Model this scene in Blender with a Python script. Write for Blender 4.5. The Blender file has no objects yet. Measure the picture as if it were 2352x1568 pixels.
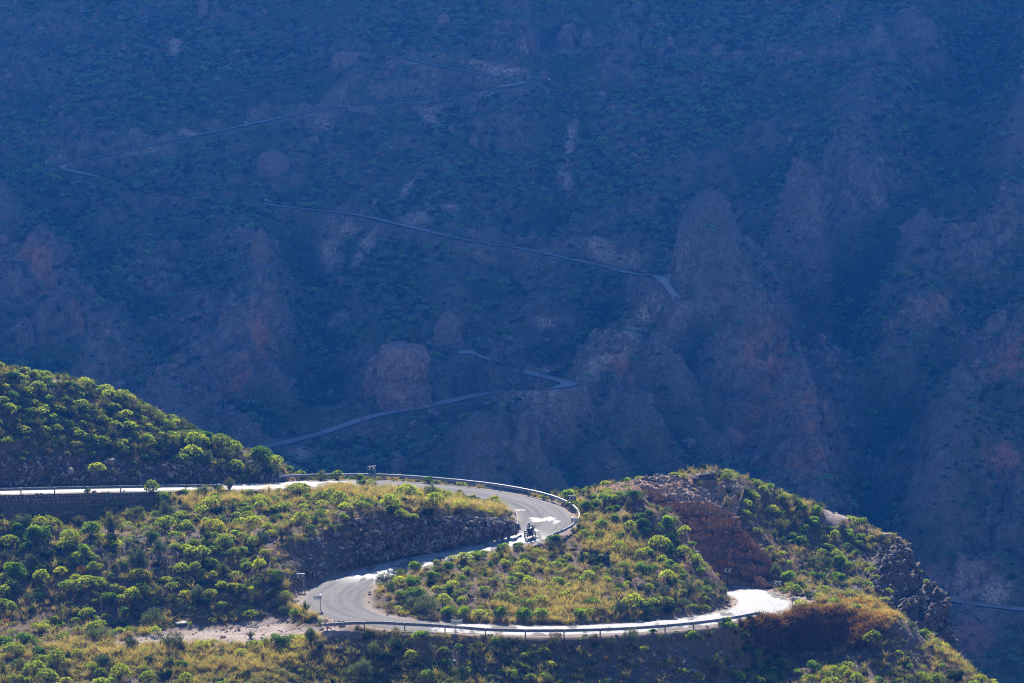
import bpy, bmesh, math, random
import numpy as np
from mathutils import Vector, Matrix, Euler

random.seed(7)
RNG = np.random.default_rng(11)
R = math.radians

# ------------------------------------------------------------------ camera, sky, sun, exposure
SC = bpy.context.scene
COL = SC.collection
cam = bpy.data.objects.new("camera", bpy.data.cameras.new("camera"))
COL.objects.link(cam)
cam.location = (0, 0, 0)
cam.rotation_euler = (R(90 - 6.5), 0, 0)
cam.data.sensor_width = 36
cam.data.lens = 18 / math.tan(R(9))
cam.data.clip_start = 1.0
cam.data.clip_end = 6000
SC.camera = cam

SUN_EL, SUN_AZ = R(34), R(-7)          # azimuth measured from the view direction, negative to the left
world = bpy.data.worlds.new("World")
SC.world = world
world.use_nodes = True
wn = world.node_tree
sky = wn.nodes.new("ShaderNodeTexSky")
sky.sky_type = 'NISHITA'
sky.sun_disc = False
sky.sun_elevation = SUN_EL
sky.sun_rotation = SUN_AZ
sky.altitude = 900
sky.air_density = 1.0
sky.dust_density = 0.3
sky.ozone_density = 4.0
wn.links.new(sky.outputs[0], wn.nodes["Background"].inputs[0])
wn.nodes["Background"].inputs[1].default_value = 0.06
sun = bpy.data.objects.new("sun", bpy.data.lights.new("sun", 'SUN'))
COL.objects.link(sun)
sun.data.energy = 5.0
sun.data.angle = R(0.5)
sun.data.color = (1.0, 0.95, 0.86)
sdir = Vector((math.sin(SUN_AZ) * math.cos(SUN_EL), math.cos(SUN_AZ) * math.cos(SUN_EL), math.sin(SUN_EL)))
sun.rotation_euler = (-sdir).to_track_quat('-Z', 'Y').to_euler()
sun.location = (0, 300, 300)
SC.view_settings.view_transform = 'Standard'
SC.view_settings.look = 'None'
SC.view_settings.exposure = 1.34
SC.view_settings.gamma = 1.0
SC.view_settings.use_curve_mapping = False
SC.render.engine = 'CYCLES'
SC.cycles.use_denoising = True
SC.cycles.denoising_prefilter = 'NONE'
SC.cycles.use_adaptive_sampling = False
SC.cycles.filter_width = 1.1
SC.cycles.max_bounces = 6
SC.cycles.diffuse_bounces = 2
SC.cycles.glossy_bounces = 2
SC.cycles.transmission_bounces = 3
SC.cycles.transparent_max_bounces = 6
SC.cycles.volume_bounces = 0
SC.cycles.sample_clamp_indirect = 4.0

# ------------------------------------------------------------------ survey: sight lines of the photograph (2352 x 1568 grid) to metres
FPX = 1176 / math.tan(R(9))
PIT = R(-6.5)
CP_, SP_ = math.cos(PIT), math.sin(PIT)

def P(u, v, d):
    x = (u - 1176) / FPX
    up = -(v - 784) / FPX
    y = CP_ - up * SP_
    z = SP_ + up * CP_
    return np.array([x / y * d, d, z / y * d])

def proj(p):
    p = np.asarray(p, float)
    fw = p[..., 1] * CP_ + p[..., 2] * SP_
    up = -p[..., 1] * SP_ + p[..., 2] * CP_
    fw = np.maximum(fw, 1e-3)
    return np.stack([1176 + p[..., 0] / fw * FPX, 784 - up / fw * FPX], -1)

def Z1(x, y): return (x * .3409, 1033.6 + y * .3409)
def Z2(x, y): return (689 + x * .3410, 1033.6 + y * .3410)
def Z3(x, y): return (1320.7 + x * .4385, 1033.6 + y * .4385)

# ------------------------------------------------------------------ numpy noise
def _h(ix, iy, iz, s):
    n = (ix.astype(np.int64) * 374761393 + iy.astype(np.int64) * 668265263 + iz.astype(np.int64) * 2147483647 + s * 974634777) & 0xffffffff
    n = ((n ^ (n >> 13)) * 1274126177) & 0xffffffff
    n = ((n ^ (n >> 16)) * 2246822519) & 0xffffffff
    return ((n ^ (n >> 15)) & 0xffffff) / float(0xffffff)

def vnoise(p, s=0):
    f = np.floor(p)
    t = p - f
    t = t * t * t * (t * (t * 6 - 15) + 10)
    i = f.astype(np.int64)
    out = 0
    for a in (0, 1):
        for b in (0, 1):
            for c in (0, 1):
                w = (t[:, 0] if a else 1 - t[:, 0]) * (t[:, 1] if b else 1 - t[:, 1]) * (t[:, 2] if c else 1 - t[:, 2])
                out = out + w * _h(i[:, 0] + a, i[:, 1] + b, i[:, 2] + c, s)
    return out * 2 - 1

def fbm(p, o=4, s=0, g=.5, l=2.03, ridged=False):
    a, f, out, tot = 1., 1., 0, 0
    for k in range(o):
        n = vnoise(p * f + 17.3 * k, s + k)
        out = out + a * ((1 - 2 * np.abs(n)) if ridged else n)
        tot += a
        a *= g
        f *= l
    return out / tot

def cells(p, s=0):
    """F1 distance, F2-F1 and a random value per Voronoi cell."""
    f = np.floor(p).astype(np.int64)
    b1 = np.full(len(p), 9.); b2 = np.full(len(p), 9.); rv = np.zeros(len(p))
    for a in (-1, 0, 1):
        for b in (-1, 0, 1):
            for c in (-1, 0, 1):
                i = f + np.array([a, b, c])
                q = np.stack([_h(i[:, 0], i[:, 1], i[:, 2], s + k) for k in (1, 2, 3)], 1) + i
                dd = np.sqrt(((q - p) ** 2).sum(1))
                r = _h(i[:, 0], i[:, 1], i[:, 2], s + 9)
                n1 = dd < b1
                b2 = np.where(n1, b1, np.minimum(b2, dd))
                rv = np.where(n1, r, rv)
                b1 = np.where(n1, dd, b1)
    return b1, b2 - b1, rv

def sstep(a, b, x):
    t = np.clip((x - a) / (b - a), 0, 1)
    return t * t * (3 - 2 * t)

# ------------------------------------------------------------------ materials
class NT:
    def __init__(s, name):
        s.m = bpy.data.materials.new(name)
        s.m.use_nodes = True
        s.t = s.m.node_tree
        s.t.nodes.clear()
        s.out = s.t.nodes.new("ShaderNodeOutputMaterial")
    def n(s, typ, props=None, **ins):
        nd = s.t.nodes.new("ShaderNode" + typ)
        for k, v in (props or {}).items():
            setattr(nd, k, v)
        for k, v in ins.items():
            key = int(k[1:]) if k[0] == 'i' and k[1:].isdigit() else k.replace('_', ' ')
            s.put(nd.inputs[key], v)
        return nd
    def put(s, sock, v):
        if hasattr(v, 'is_output'):
            s.t.links.new(v, sock)
        elif isinstance(v, bpy.types.Node):
            s.t.links.new(v.outputs[0], sock)
        else:
            if isinstance(v, (tuple, list)) and len(v) == 3 and sock.type == 'RGBA':
                v = (*v, 1)
            sock.default_value = v
    def mix(s, f, a, b, mode='MIX'):
        nd = s.t.nodes.new("ShaderNodeMix")
        nd.data_type = 'RGBA'
        nd.blend_type = mode
        s.put(nd.inputs[0], f); s.put(nd.inputs[6], a); s.put(nd.inputs[7], b)
        return nd.outputs[2]
    def math(s, op, a, b=0.0, clamp=False):
        nd = s.t.nodes.new("ShaderNodeMath")
        nd.operation = op
        nd.use_clamp = clamp
        s.put(nd.inputs[0], a); s.put(nd.inputs[1], b)
        return nd.outputs[0]
    def ramp(s, f, lo, hi):
        nd = s.n("MapRange", {'interpolation_type': 'SMOOTHSTEP'}, Value=f)
        nd.inputs[1].default_value = lo
        nd.inputs[2].default_value = hi
        return nd.outputs[0]
    def attr(s, name):
        nd = s.n("Attribute", {'attribute_name': name})
        return nd.outputs['Fac']
    def pos(s, scale=(1, 1, 1), obj=False):
        if obj:
            src = s.n("TexCoord").outputs['Object']
        else:
            src = s.n("NewGeometry").outputs['Position']
        if scale == (1, 1, 1):
            return src
        return s.n("Mapping", None, Vector=src, Scale=scale).outputs[0]
    def noise(s, scale, vec=None, detail=4, rough=.55, dist=0.0):
        nd = s.n("TexNoise", None, Scale=scale, Detail=detail, Roughness=rough, Distortion=dist)
        if vec is not None:
            s.put(nd.inputs['Vector'], vec)
        return nd.outputs[0]
    def voro(s, scale, vec=None, feature='F1'):
        nd = s.n("TexVoronoi", {'feature': feature}, Scale=scale)
        if vec is not None:
            s.put(nd.inputs['Vector'], vec)
        return nd
    def bump(s, h, strength=.5, dist=.1):
        return s.n("Bump", None, Height=h, Strength=strength, Distance=dist).outputs[0]
    def bsdf(s, color, rough=.8, normal=None, metal=0.0, spec=.3):
        b = s.n("BsdfPrincipled", None, Base_Color=color, Roughness=rough, Metallic=metal)
        b.inputs['Specular IOR Level'].default_value = spec
        if normal is not None:
            s.put(b.inputs['Normal'], normal)
        s.t.links.new(b.outputs[0], s.out.inputs[0])
        return b

def plain(name, col, rough=.6, metal=0.0, spec=.4, var=.12):
    k = NT(name)
    n = k.noise(6, k.pos(obj=True), 5)
    c = k.mix(n, tuple(x * (1 - var) for x in col), tuple(min(1, x * (1 + var)) for x in col))
    k.bsdf(c, rough, None, metal, spec)
    return k.m

def m_ground():
    k = NT("dry_soil")
    p = k.pos()
    n1 = k.noise(.35, p, 6, .6)
    n2 = k.noise(2.3, p, 6, .65)
    n3 = k.noise(11, p, 4, .7)
    soil = k.mix(k.ramp(n2, .3, .7), (.09, .058, .04), (.21, .14, .098))
    soil = k.mix(k.ramp(n1, .45, .62), soil, (.175, .115, .062))
    dry = k.mix(n3, (.20, .135, .06), (.32, .225, .105))
    soil = k.mix(k.math('MULTIPLY', k.attr("dry"), k.ramp(n2, .35, .6)), soil, dry)
    grey = k.mix(n3, (.07, .058, .05), (.19, .155, .13))
    soil = k.mix(k.attr("grey"), soil, grey)
    red = k.mix(k.ramp(n2, .3, .7), (.15, .07, .045), (.36, .21, .13))
    soil = k.mix(k.attr("red"), soil, red)
    grav = k.mix(k.ramp(n3, .35, .7), (.30, .225, .18), (.50, .41, .345))
    soil = k.mix(k.attr("gravel"), soil, grav)
    grn = k.mix(n3, (.05, .06, .018), (.13, .125, .035))
    soil = k.mix(k.math('MULTIPLY', k.attr("green"), k.ramp(n2, .3, .6)), soil, grn)
    v = k.voro(5, p)
    h = k.math('ADD', k.math('MULTIPLY', n3, .6), k.math('MULTIPLY', v.outputs['Distance'], -.5))
    soil = k.mix(.55, soil, k.mix(k.ramp(k.noise(24, p, 3, .7), .35, .65), (.45, .43, .42), (1.35, 1.3, 1.25)), 'MULTIPLY')
    k.bsdf(soil, .95, k.bump(h, .8, .12), spec=.12)
    return k.m

def m_rock(name, dark, light, stain=None, strata=.0, scale=1.0):
    k = NT(name)
    p = k.pos()
    ps = k.pos((1, 1, 3.2))
    n1 = k.noise(.5 * scale, ps, 6, .6, .6)
    n2 = k.noise(3.2 * scale, p, 6, .65)
    v = k.voro(1.6 * scale, p, 'DISTANCE_TO_EDGE')
    c = k.mix(k.ramp(n2, .25, .75), dark, light)
    if stain:
        c = k.mix(k.ramp(n1, .42, .62), c, stain)
    c = k.mix(.8, c, k.mix(k.ramp(v.outputs[0], 0, .06), (.45, .4, .38), (1, 1, 1)), 'MULTIPLY')
    h = k.math('ADD', n2, k.math('MULTIPLY', k.ramp(v.outputs[0], 0, .12), .6))
    k.bsdf(c, .9, k.bump(h, .8, .12), spec=.2)
    return k.m

def m_boulder(name, dark, light):
    k = NT(name)
    p = k.pos(obj=True)
    n = k.noise(2.5, p, 6, .65)
    rnd = k.n("ObjectInfo").outputs['Random']
    c = k.mix(k.ramp(n, .3, .7), dark, light)
    c = k.mix(.5, c, k.mix(rnd, (.6, .55, .52), (1.2, 1.15, 1.1)), 'MULTIPLY')
    k.bsdf(c, .85, k.bump(k.noise(6, p, 5, .7), .6, .15), spec=.25)
    return k.m

def m_leaf(name, a, b, tip=None, trans=.45, var=.45):
    """two-sided leaf: diffuse plus light shining through; colour varies from plant to plant and from leaf to leaf"""
    k = NT(name)
    rnd = k.n("ObjectInfo").outputs['Random']
    sh = k.attr("shade")
    c = k.mix(sh, a, b)
    if tip:
        c = k.mix(k.ramp(k.attr("tip"), .2, .9), c, tip)
    k1 = k.mix(rnd, (1 - var, 1 - var * .8, 1 - var * .5), (1 + var * .75, 1 + var * .6, 1.0))
    c = k.mix(1.0, c, k1, 'MULTIPLY')
    d = k.n("BsdfDiffuse", None, Color=c)
    t = k.n("BsdfTranslucent", None, Color=k.mix(1.0, c, (1.12, 1.25, .5), 'MULTIPLY'))
    g = k.n("BsdfGlossy", None, Color=(1, 1, 1, 1), Roughness=.45)
    m = k.n("MixShader", None, i0=trans, i1=d, i2=t)
    m2 = k.n("MixShader", None, i0=.025, i1=m, i2=g)
    k.t.links.new(m2.outputs[0], k.out.inputs[0])
    return k.m

# ------------------------------------------------------------------ mesh and object helpers
def mesh_np(name, verts, faces, mats=(), attrs=None, smooth=True, matidx=None):
    me = bpy.data.meshes.new(name)
    verts = np.asarray(verts, np.float32)
    if isinstance(faces, np.ndarray):
        k = faces.shape[1]
        me.vertices.add(len(verts)); me.vertices.foreach_set("co", verts.ravel())
        me.loops.add(faces.size); me.loops.foreach_set("vertex_index", faces.astype(np.int32).ravel())
        me.polygons.add(len(faces))
        me.polygons.foreach_set("loop_start", np.arange(0, faces.size, k, dtype=np.int32))
        me.polygons.foreach_set("loop_total", np.full(len(faces), k, np.int32))
        me.update(calc_edges=True)
    else:
        me.from_pydata([tuple(map(float, v)) for v in verts], [], faces)
    for m in mats:
        me.materials.append(m)
    if matidx is not None:
        me.polygons.foreach_set("material_index", np.asarray(matidx, np.int32))
    me.polygons.foreach_set("use_smooth", np.full(len(me.polygons), smooth, bool))
    for k, v in (attrs or {}).items():
        at = me.attributes.new(k, 'FLOAT', 'POINT')
        at.data.foreach_set("value", np.asarray(v, np.float32))
    return me

def link(name, data, parent=None, loc=None, label=None, cat=None, group=None, kind=None):
    o = bpy.data.objects.new(name, data)
    COL.objects.link(o)
    if parent is not None:
        o.parent = parent
    if loc is not None:
        o.location = loc
    tag(o, label, cat, group, kind)
    return o

def tag(o, label=None, cat=None, group=None, kind=None):
    if label: o["label"] = label
    if cat: o["category"] = cat
    if group: o["group"] = group
    if kind: o["kind"] = kind
    return o

def thing(name, label, cat, loc=(0, 0, 0), rot=(0, 0, 0), group=None):
    o = link(name, None, None, loc, label, cat, group)
    o.rotation_euler = rot
    o.empty_display_size = .2
    return o

def grid_faces(nr, nc):
    a = np.arange(nr * nc).reshape(nr, nc)
    return np.stack([a[:-1, :-1].ravel(), a[:-1, 1:].ravel(), a[1:, 1:].ravel(), a[1:, :-1].ravel()], 1)

class MB:
    """collects simple shapes into one mesh"""
    def __init__(s):
        s.v, s.f, s.mi = [], [], []
    def add(s, vs, fs, mi=0):
        o = len(s.v)
        s.v += [tuple(map(float, v)) for v in vs]
        s.f += [[i + o for i in f] for f in fs]
        s.mi += [mi] * len(fs)
        return s
    def box(s, c, size, rot=None, mi=0, bev=0.0):
        hx, hy, hz = [q / 2 for q in size]
        vs = [Vector((x, y, z)) for x in (-hx, hx) for y in (-hy, hy) for z in (-hz, hz)]
        if rot is not None:
            vs = [rot @ v for v in vs]
        c = Vector(c)
        return s.add([v + c for v in vs], [(0, 1, 3, 2), (4, 6, 7, 5), (0, 4, 5, 1), (2, 3, 7, 6), (0, 2, 6, 4), (1, 5, 7, 3)], mi)
    def tube(s, pts, rad, n=8, mi=0, cap=True):
        pts = [Vector(p) for p in pts]
        rs = rad if isinstance(rad, (list, tuple)) else [rad] * len(pts)
        rings = []
        prev = None
        for i, p in enumerate(pts):
            t = (pts[min(i + 1, len(pts) - 1)] - pts[max(i - 1, 0)]).normalized()
            ref = prev if prev is not None else (Vector((0, 0, 1)) if abs(t.z) < .9 else Vector((1, 0, 0)))
            a = t.cross(ref)
            if a.length < 1e-4:
                a = t.cross(Vector((0, 1, 0)))
            a.normalize()
            b = a.cross(t)
            prev = b
            rings.append([p + (a * math.cos(2 * math.pi * k / n) + b * math.sin(2 * math.pi * k / n)) * rs[i] for k in range(n)])
        vs = [v for r in rings for v in r]
        fs = [(i * n + k, i * n + (k + 1) % n, (i + 1) * n + (k + 1) % n, (i + 1) * n + k) for i in range(len(pts) - 1) for k in range(n)]
        if cap:
            fs += [tuple(range(n))[::-1], tuple((len(pts) - 1) * n + k for k in range(n))]
        return s.add(vs, fs, mi)
    def lathe(s, prof, n=24, axis='Y', c=(0, 0, 0), mi=0, closed=False):
        vs, fs = [], []
        m = len(prof)
        for k in range(n):
            a = 2 * math.pi * k / n
            for r, h in prof:
                q = (r * math.cos(a), h, r * math.sin(a)) if axis == 'Y' else (r * math.cos(a), r * math.sin(a), h)
                vs.append(Vector(q) + Vector(c))
        for k in range(n):
            for j in range(m if closed else m - 1):
                a, b = j, (j + 1) % m
                fs.append((k * m + a, k * m + b, ((k + 1) % n) * m + b, ((k + 1) % n) * m + a))
        return s.add(vs, fs, mi)
    def prism(s, outline, y0, y1, mi=0):
        n = len(outline)
        vs = [(x, y0, z) for x, z in outline] + [(x, y1, z) for x, z in outline]
        fs = [tuple(range(n)), tuple(range(2 * n - 1, n - 1, -1))] + [(i, i + n, (i + 1) % n + n, (i + 1) % n) for i in range(n)]
        return s.add(vs, fs, mi)
    def mesh(s, name, mats, smooth=False):
        me = bpy.data.meshes.new(name)
        me.from_pydata(s.v, [], s.f)
        for m in (mats if isinstance(mats, (list, tuple)) else [mats]):
            me.materials.append(m)
        me.polygons.foreach_set("material_index", s.mi)
        me.polygons.foreach_set("use_smooth", [smooth] * len(s.f))
        bm = bmesh.new(); bm.from_mesh(me)
        bmesh.ops.recalc_face_normals(bm, faces=bm.faces)
        bm.to_mesh(me); bm.free()
        return me
    def build(s, name, mats, parent=None, smooth=False, **k):
        return link(name, s.mesh(name, mats, smooth), parent, **k)

# ================================================================== ROADS (centre lines: sight line + distance)
def catmull(pts, step=.5):
    pts = np.asarray(pts, float)
    q = np.vstack([2 * pts[0] - pts[1], pts, 2 * pts[-1] - pts[-2]])
    out = []
    for i in range(1, len(q) - 2):
        n = max(2, int(np.linalg.norm(q[i + 1] - q[i]) / .1))
        t = np.linspace(0, 1, n, endpoint=False)[:, None]
        out.append(.5 * (2 * q[i] + (q[i + 1] - q[i - 1]) * t + (2 * q[i - 1] - 5 * q[i] + 4 * q[i + 1] - q[i + 2]) * t ** 2 + (3 * q[i] - q[i - 1] - 3 * q[i + 1] + q[i + 2]) * t ** 3))
    out = np.vstack(out + [pts[-1:]])
    s = np.r_[0, np.cumsum(np.linalg.norm(np.diff(out[:, :3], axis=0), axis=1))]
    m = max(2, int(s[-1] / step) + 1)
    si = np.linspace(0, s[-1], m)
    return np.stack([np.interp(si, s, out[:, k]) for k in range(out.shape[1])], 1)

ROAD_PX = [(-320, 1133, 348), (-160, 1129, 351), (0, 1126, 355), (200, 1121.5, 361), (400, 1118, 367), (560, 1115.5, 371.7), (640, 1113.5, 374.5),
           (760, 1109, 379.3), (880, 1110, 382), (1000, 1119, 382), (1110, 1132, 380.2), (1195, 1150, 376.8), (1240, 1170, 372.5), (1254, 1192, 368),
           (1243, 1213, 363.8), (1205, 1233, 360), (1142, 1247, 357.3), (1064, 1265.5, 354), (996, 1279.5, 351.7), (907, 1301, 348), (828, 1328, 343.3),
           (779, 1355, 338.5), (766, 1377, 334.8), (784, 1399, 331), (832, 1418, 327.8), (907, 1430.5, 326.2), (979, 1438, 325.6), (1100, 1443.5, 326.5),
           (1200, 1446.5, 327.1), (1300, 1446.5, 328.6), (1400, 1443.5, 331), (1500, 1437, 334.4), (1600, 1426.5, 339.1), (1690, 1411, 345.7), (1738, 1399, 350.5),
           (1756, 1384, 356), (1740, 1368, 362.5), (1700, 1356, 367.5), (1640, 1349, 371), (1560, 1346, 373.2)]
road_c = np.array([P(*q) for q in ROAD_PX])
ROAD = catmull(road_c, .5)
for _ in range(6):
    ROAD[1:-1, 2] = (ROAD[:-2, 2] + ROAD[1:-1, 2] * 2 + ROAD[2:, 2]) / 4
ROAD_UV = proj(ROAD)
def frame2d(C):
    t = np.gradient(C[:, :2], axis=0)
    t /= np.linalg.norm(t, axis=1)[:, None]
    return t, np.stack([t[:, 1], -t[:, 0]], 1)     # tangent, right-hand side
ROAD_T, ROAD_N = frame2d(ROAD)
def idx_uv(u, v):
    return int(np.argmin(((ROAD_UV - np.array([u, v])) ** 2).sum(1)))
I_BIKE = idx_uv(1205, 1233)
I_HAIR = idx_uv(766, 1377)
I_END = len(ROAD) - 1
HW = np.full(len(ROAD), 2.55)
si = np.arange(len(ROAD))
HW += .55 * np.exp(-((si - idx_uv(1254, 1192)) / 16.) ** 2) + .75 * np.exp(-((si - I_HAIR) / 14.) ** 2) + .5 * np.exp(-((si - idx_uv(1756, 1384)) / 14.) ** 2)

# ================================================================== FOREGROUND TERRAIN
def mq_fit(pts, c=1.2, lam=1e-3):
    X = pts[:, :2] / 10.
    c = c / 10.
    K = np.sqrt(((X[:, None] - X[None]) ** 2).sum(-1) + c * c)
    n = len(X)
    A = np.zeros((n + 3, n + 3))
    A[:n, :n] = K - lam * np.eye(n)
    A[:n, n] = 1; A[:n, n + 1:] = X
    A[n:, :n] = A[:n, n:].T
    b = np.r_[pts[:, 2], 0, 0, 0]
    w = np.linalg.solve(A, b)
    def f(xy):
        xy = np.asarray(xy, float) / 10.
        out = np.empty(len(xy))
        for i in range(0, len(xy), 20000):
            q = xy[i:i + 20000]
            out[i:i + 20000] = np.sqrt(((q[:, None] - X[None]) ** 2).sum(-1) + c * c) @ w[:n] + w[n] + q @ w[n + 1:]
        return out
    return f

ctl = []
def C(*rows):
    for r in rows:
        ctl.append(P(*r))
# left slope under the wall, track and meadow
for u in (-420, -200, 0, 150, 300, 450):
    for v, d in ((1250, 344.5), (1320, 338.5), (1390, 333.5), (1437, 330), (1470, 323.5), (1520, 317), (1568, 311.5), (1640, 303), (1720, 292)):
        if v == 1437 and u < 250:
            v, d = 1437, 328.5
        C((u, v, d))
for u, v in ((-420, 1192), (-200, 1190), (0, 1187), (100, 1185), (200, 1180), (330, 1168)):
    C((u, v, 348.6 + .03 * u + (1 if u > 0 else 0)))
C((420, 1152, 360.5), (500, 1160, 358), (500, 1137, 364.5), (600, 1150, 364), (600, 1200, 354), (550, 1260, 344), (550, 1320, 338.5), (550, 1390, 333.5), (550, 1435, 330),
  (650, 1320, 337.8), (650, 1390, 333.5), (640, 1430, 329.5), (550, 1468, 323.5), (650, 1462, 323.3), (720, 1455, 323.3), (720, 1440, 326),
  (650, 1520, 316.5), (650, 1568, 311), (650, 1650, 301))
# bank behind the lower leg: foot and top, then the shelf inside the upper bend
C((640, 1262, 343), (700, 1238, 346.5), (760, 1212, 350.5), (840, 1196, 352.5), (920, 1191, 354.8), (1000, 1188, 356.8), (1100, 1187, 359.8), (1160, 1193, 361.3))
C((700, 1128, 371.5), (800, 1127, 374), (900, 1127, 375.8), (1000, 1138, 375.2), (1100, 1160, 371.8), (1170, 1183, 366), (850, 1160, 363), (1000, 1165, 364),
  (700, 1180, 358), (620, 1135, 368))
# slope inside the lower bend
C((1100, 1350, 340.5), (1000, 1350, 339.5), (920, 1370, 335.5), (1200, 1330, 345), (1300, 1250, 358), (1250, 1290, 352), (1400, 1200, 364.5), (1400, 1300, 352), (1300, 1370, 340),
  (1500, 1250, 361), (1500, 1350, 347), (1600, 1330, 354.5), (1650, 1385, 349.5), (1480, 1130, 372.5), (1560, 1200, 367.5), (1620, 1288, 361), (1655, 1335, 358), (1400, 1400, 338.5),
  (1550, 1400, 342), (1400, 1160, 370), (1340, 1185, 369), (1345, 1145, 375.5), (1290, 1141, 379.5), (1350, 1126, 383), (1420, 1112, 384))
# under the lower straight
for u, d0 in ((760, 322.5), (850, 322.5), (950, 322.2), (1100, 323.3), (1200, 324), (1300, 325.4), (1400, 327.7), (1500, 331), (1600, 335.6), (1680, 340.5)):
    v0 = float(np.interp(u, [760, 1200, 1400, 1500, 1600, 1680], [1450, 1458, 1455, 1448, 1438, 1428]))
    C((u, v0 + 2, d0))
    d, v = d0, v0
    for dv, k in ((30, .85), (40, .74), (45, .68), (90, .62), (120, .5)):
        d -= dv * d / FPX / k
        v += dv
        C((u, v, d))
# right-hand platform, orange bank, falling ridge
C((1800, 1392, 354.3), (1850, 1388, 355), (1830, 1350, 366), (1900, 1397, 352), (1980, 1376, 358), (2050, 1424, 346), (1720, 1413, 347), (1790, 1411, 348.5), (1860, 1409, 349.2), (1930, 1404, 350),
  (1725, 1440, 346.2), (1790, 1440, 347.5), (1860, 1440, 348), (1930, 1440, 348.2), (1725, 1490, 344.2), (1790, 1492, 345.4), (1860, 1494, 345.8), (1930, 1490, 346), (2000, 1470, 344), (2060, 1480, 343),
  (1725, 1530, 340), (1850, 1535, 340.5), (1960, 1535, 341), (2080, 1540, 339), (1750, 1590, 332), (1900, 1590, 332.5), (2050, 1590, 333), (2200, 1632, 335),
  (1750, 1700, 318), (1900, 1700, 318), (2050, 1700, 319), (2200, 1700, 321), (2352, 1700, 323), (2500, 1750, 320),
  (2120, 1500, 344), (2200, 1570, 342), (2280, 1604, 340), (2352, 1628, 338.5), (2450, 1670, 335))
# knoll
C((1560, 1345, 374.5), (1624, 1342, 374.2), (1655, 1345, 373.8), (1699, 1351, 372.3), (1743, 1355, 370.8),
  (1450, 1122, 379.5), (1501, 1131, 380), (1534, 1147, 380), (1611, 1163, 380.5), (1655, 1171, 381), (1688, 1183, 380.5), (1704, 1217, 379), (1743, 1257, 376.5), (1776, 1287, 374), (1790, 1330, 370.5),
  (1480, 1103, 384), (1560, 1096, 386), (1630, 1082, 387.5), (1690, 1096, 388.5), (1780, 1131, 390), (1880, 1171, 392), (1960, 1197, 393), (2000, 1214, 393.5), (2060, 1234, 394),
  (1750, 1180, 385), (1780, 1230, 381), (1850, 1250, 383), (1850, 1320, 373), (1950, 1260, 386), (1950, 1320, 378), (2030, 1270, 389), (1900, 1350, 368.5), (2000, 1360, 373), (2050, 1340, 381), (1990, 1385, 366), (2060, 1425, 370),
  (2090, 1262, 394), (2100, 1300, 392), (2120, 1345, 390), (2155, 1372, 389), (2100, 1420, 381), (2140, 1480, 379), (2165, 1560, 378), (2110, 1500, 372), (2180, 1600, 372))
for x, y, z in ((54, 392, -86), (55.5, 384, -93), (57, 376, -96), (60, 402, -108), (66, 390, -112), (62, 365, -97), (75, 370, -118), (75, 345, -98), (90, 320, -100), (95, 390, -130), (60, 430, -128), (90, 440, -148), (64, 352, -87)):
    ctl.append(np.array([x, y, z], float))
# left hill: foot, cut, face, crest
for u, toe, cut, mid, crest in ((-420, (1117, 349.5), (1040, 351.5), (870, 361), (772, 368)), (-200, (1114, 354.5), (1045, 356.5), (900, 366), (812, 373)), (0, (1112, 358.6), (1052, 360.6), (930, 369.3), (846, 377)),
                                (150, (1110, 363), (1060, 365), (960, 372), (872, 380)), (300, (1109, 367.5), (1064, 369.4), (985, 375.5), (922, 382)), (430, (1108, 371.5), (1064, 373.2), (1015, 377.5), (986, 382)),
                                (560, (1107, 375.4), (1062, 377.2), (1045, 378.8), (1033, 381)), (610, (1107, 377.2), (1076, 378.6), (1064, 379.6), (1055, 381.6)), (655, (1108, 379), (1094, 379.8), (1086, 380.6), (1079, 382))):
    for v, d in (toe, cut, mid, crest):
        C((u, v, d))
    q = P(u, crest[0], crest[1])
    for dy, dz in ((7, -3.0), (22, -15), (60, -62)):
        ctl.append(q + np.array([0, dy, dz]))
# far side of the shelf, the saddle and the knoll falls into the gorge
for u, v, d in ((700, 1100, 384.5), (760, 1100, 386), (880, 1102, 388.5), (1000, 1111, 388), (1110, 1124, 386), (1200, 1140, 382.5)):
    C((u, v, d - 2))
    q = P(u, v, d)
    for dy, dz in ((4, -3.2), (16, -14), (50, -54)):
        ctl.append(q + np.array([0, dy, dz]))
for u, v, d in ((1350, 1126, 385), (1480, 1103, 386), (1630, 1082, 389.5), (1780, 1131, 392), (1880, 1171, 394), (2000, 1214, 395.5)):
    q = P(u, v, d)
    for dy, dz in ((5, -2.2), (18, -16), (50, -58)):
        ctl.append(q + np.array([0, dy, dz]))
for x in (-150, -80, 0, 80, 150):
    for y, z in ((470, -150), (262, -92), (200, -105), (120, -88), (60, -40), (20, -13), (0, -2.2), (-30, -1.5)):
        ctl.append(np.array([x, y, z], float))
for k in range(0, len(ROAD), 8):
    for s in (-1, 1):
        q = ROAD[k].copy()
        q[:2] += ROAD_N[k] * s * HW[k] * .9
        ctl.append(q)
ctl = np.array(ctl)
# thin out points that fall on the carriageway or on one another
keep = []
for i, q in enumerate(ctl):
    if all((q[0] - ctl[j][0]) ** 2 + (q[1] - ctl[j][1]) ** 2 > .35 for j in keep):
        keep.append(i)
ctl = ctl[keep]
base_f = mq_fit(ctl)

gx = np.r_[np.arange(-180, -74, 6.), np.arange(-74, 66.01, .42), np.arange(70, 181, 6.)]
gy = np.r_[np.arange(-30, 296, 8.), np.arange(298, 402, .34), np.arange(402.5, 480, 2.5)]
GX, GY = np.meshgrid(gx, gy)
G = np.stack([GX.ravel(), GY.ravel()], 1)
gz = base_f(G)
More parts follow.
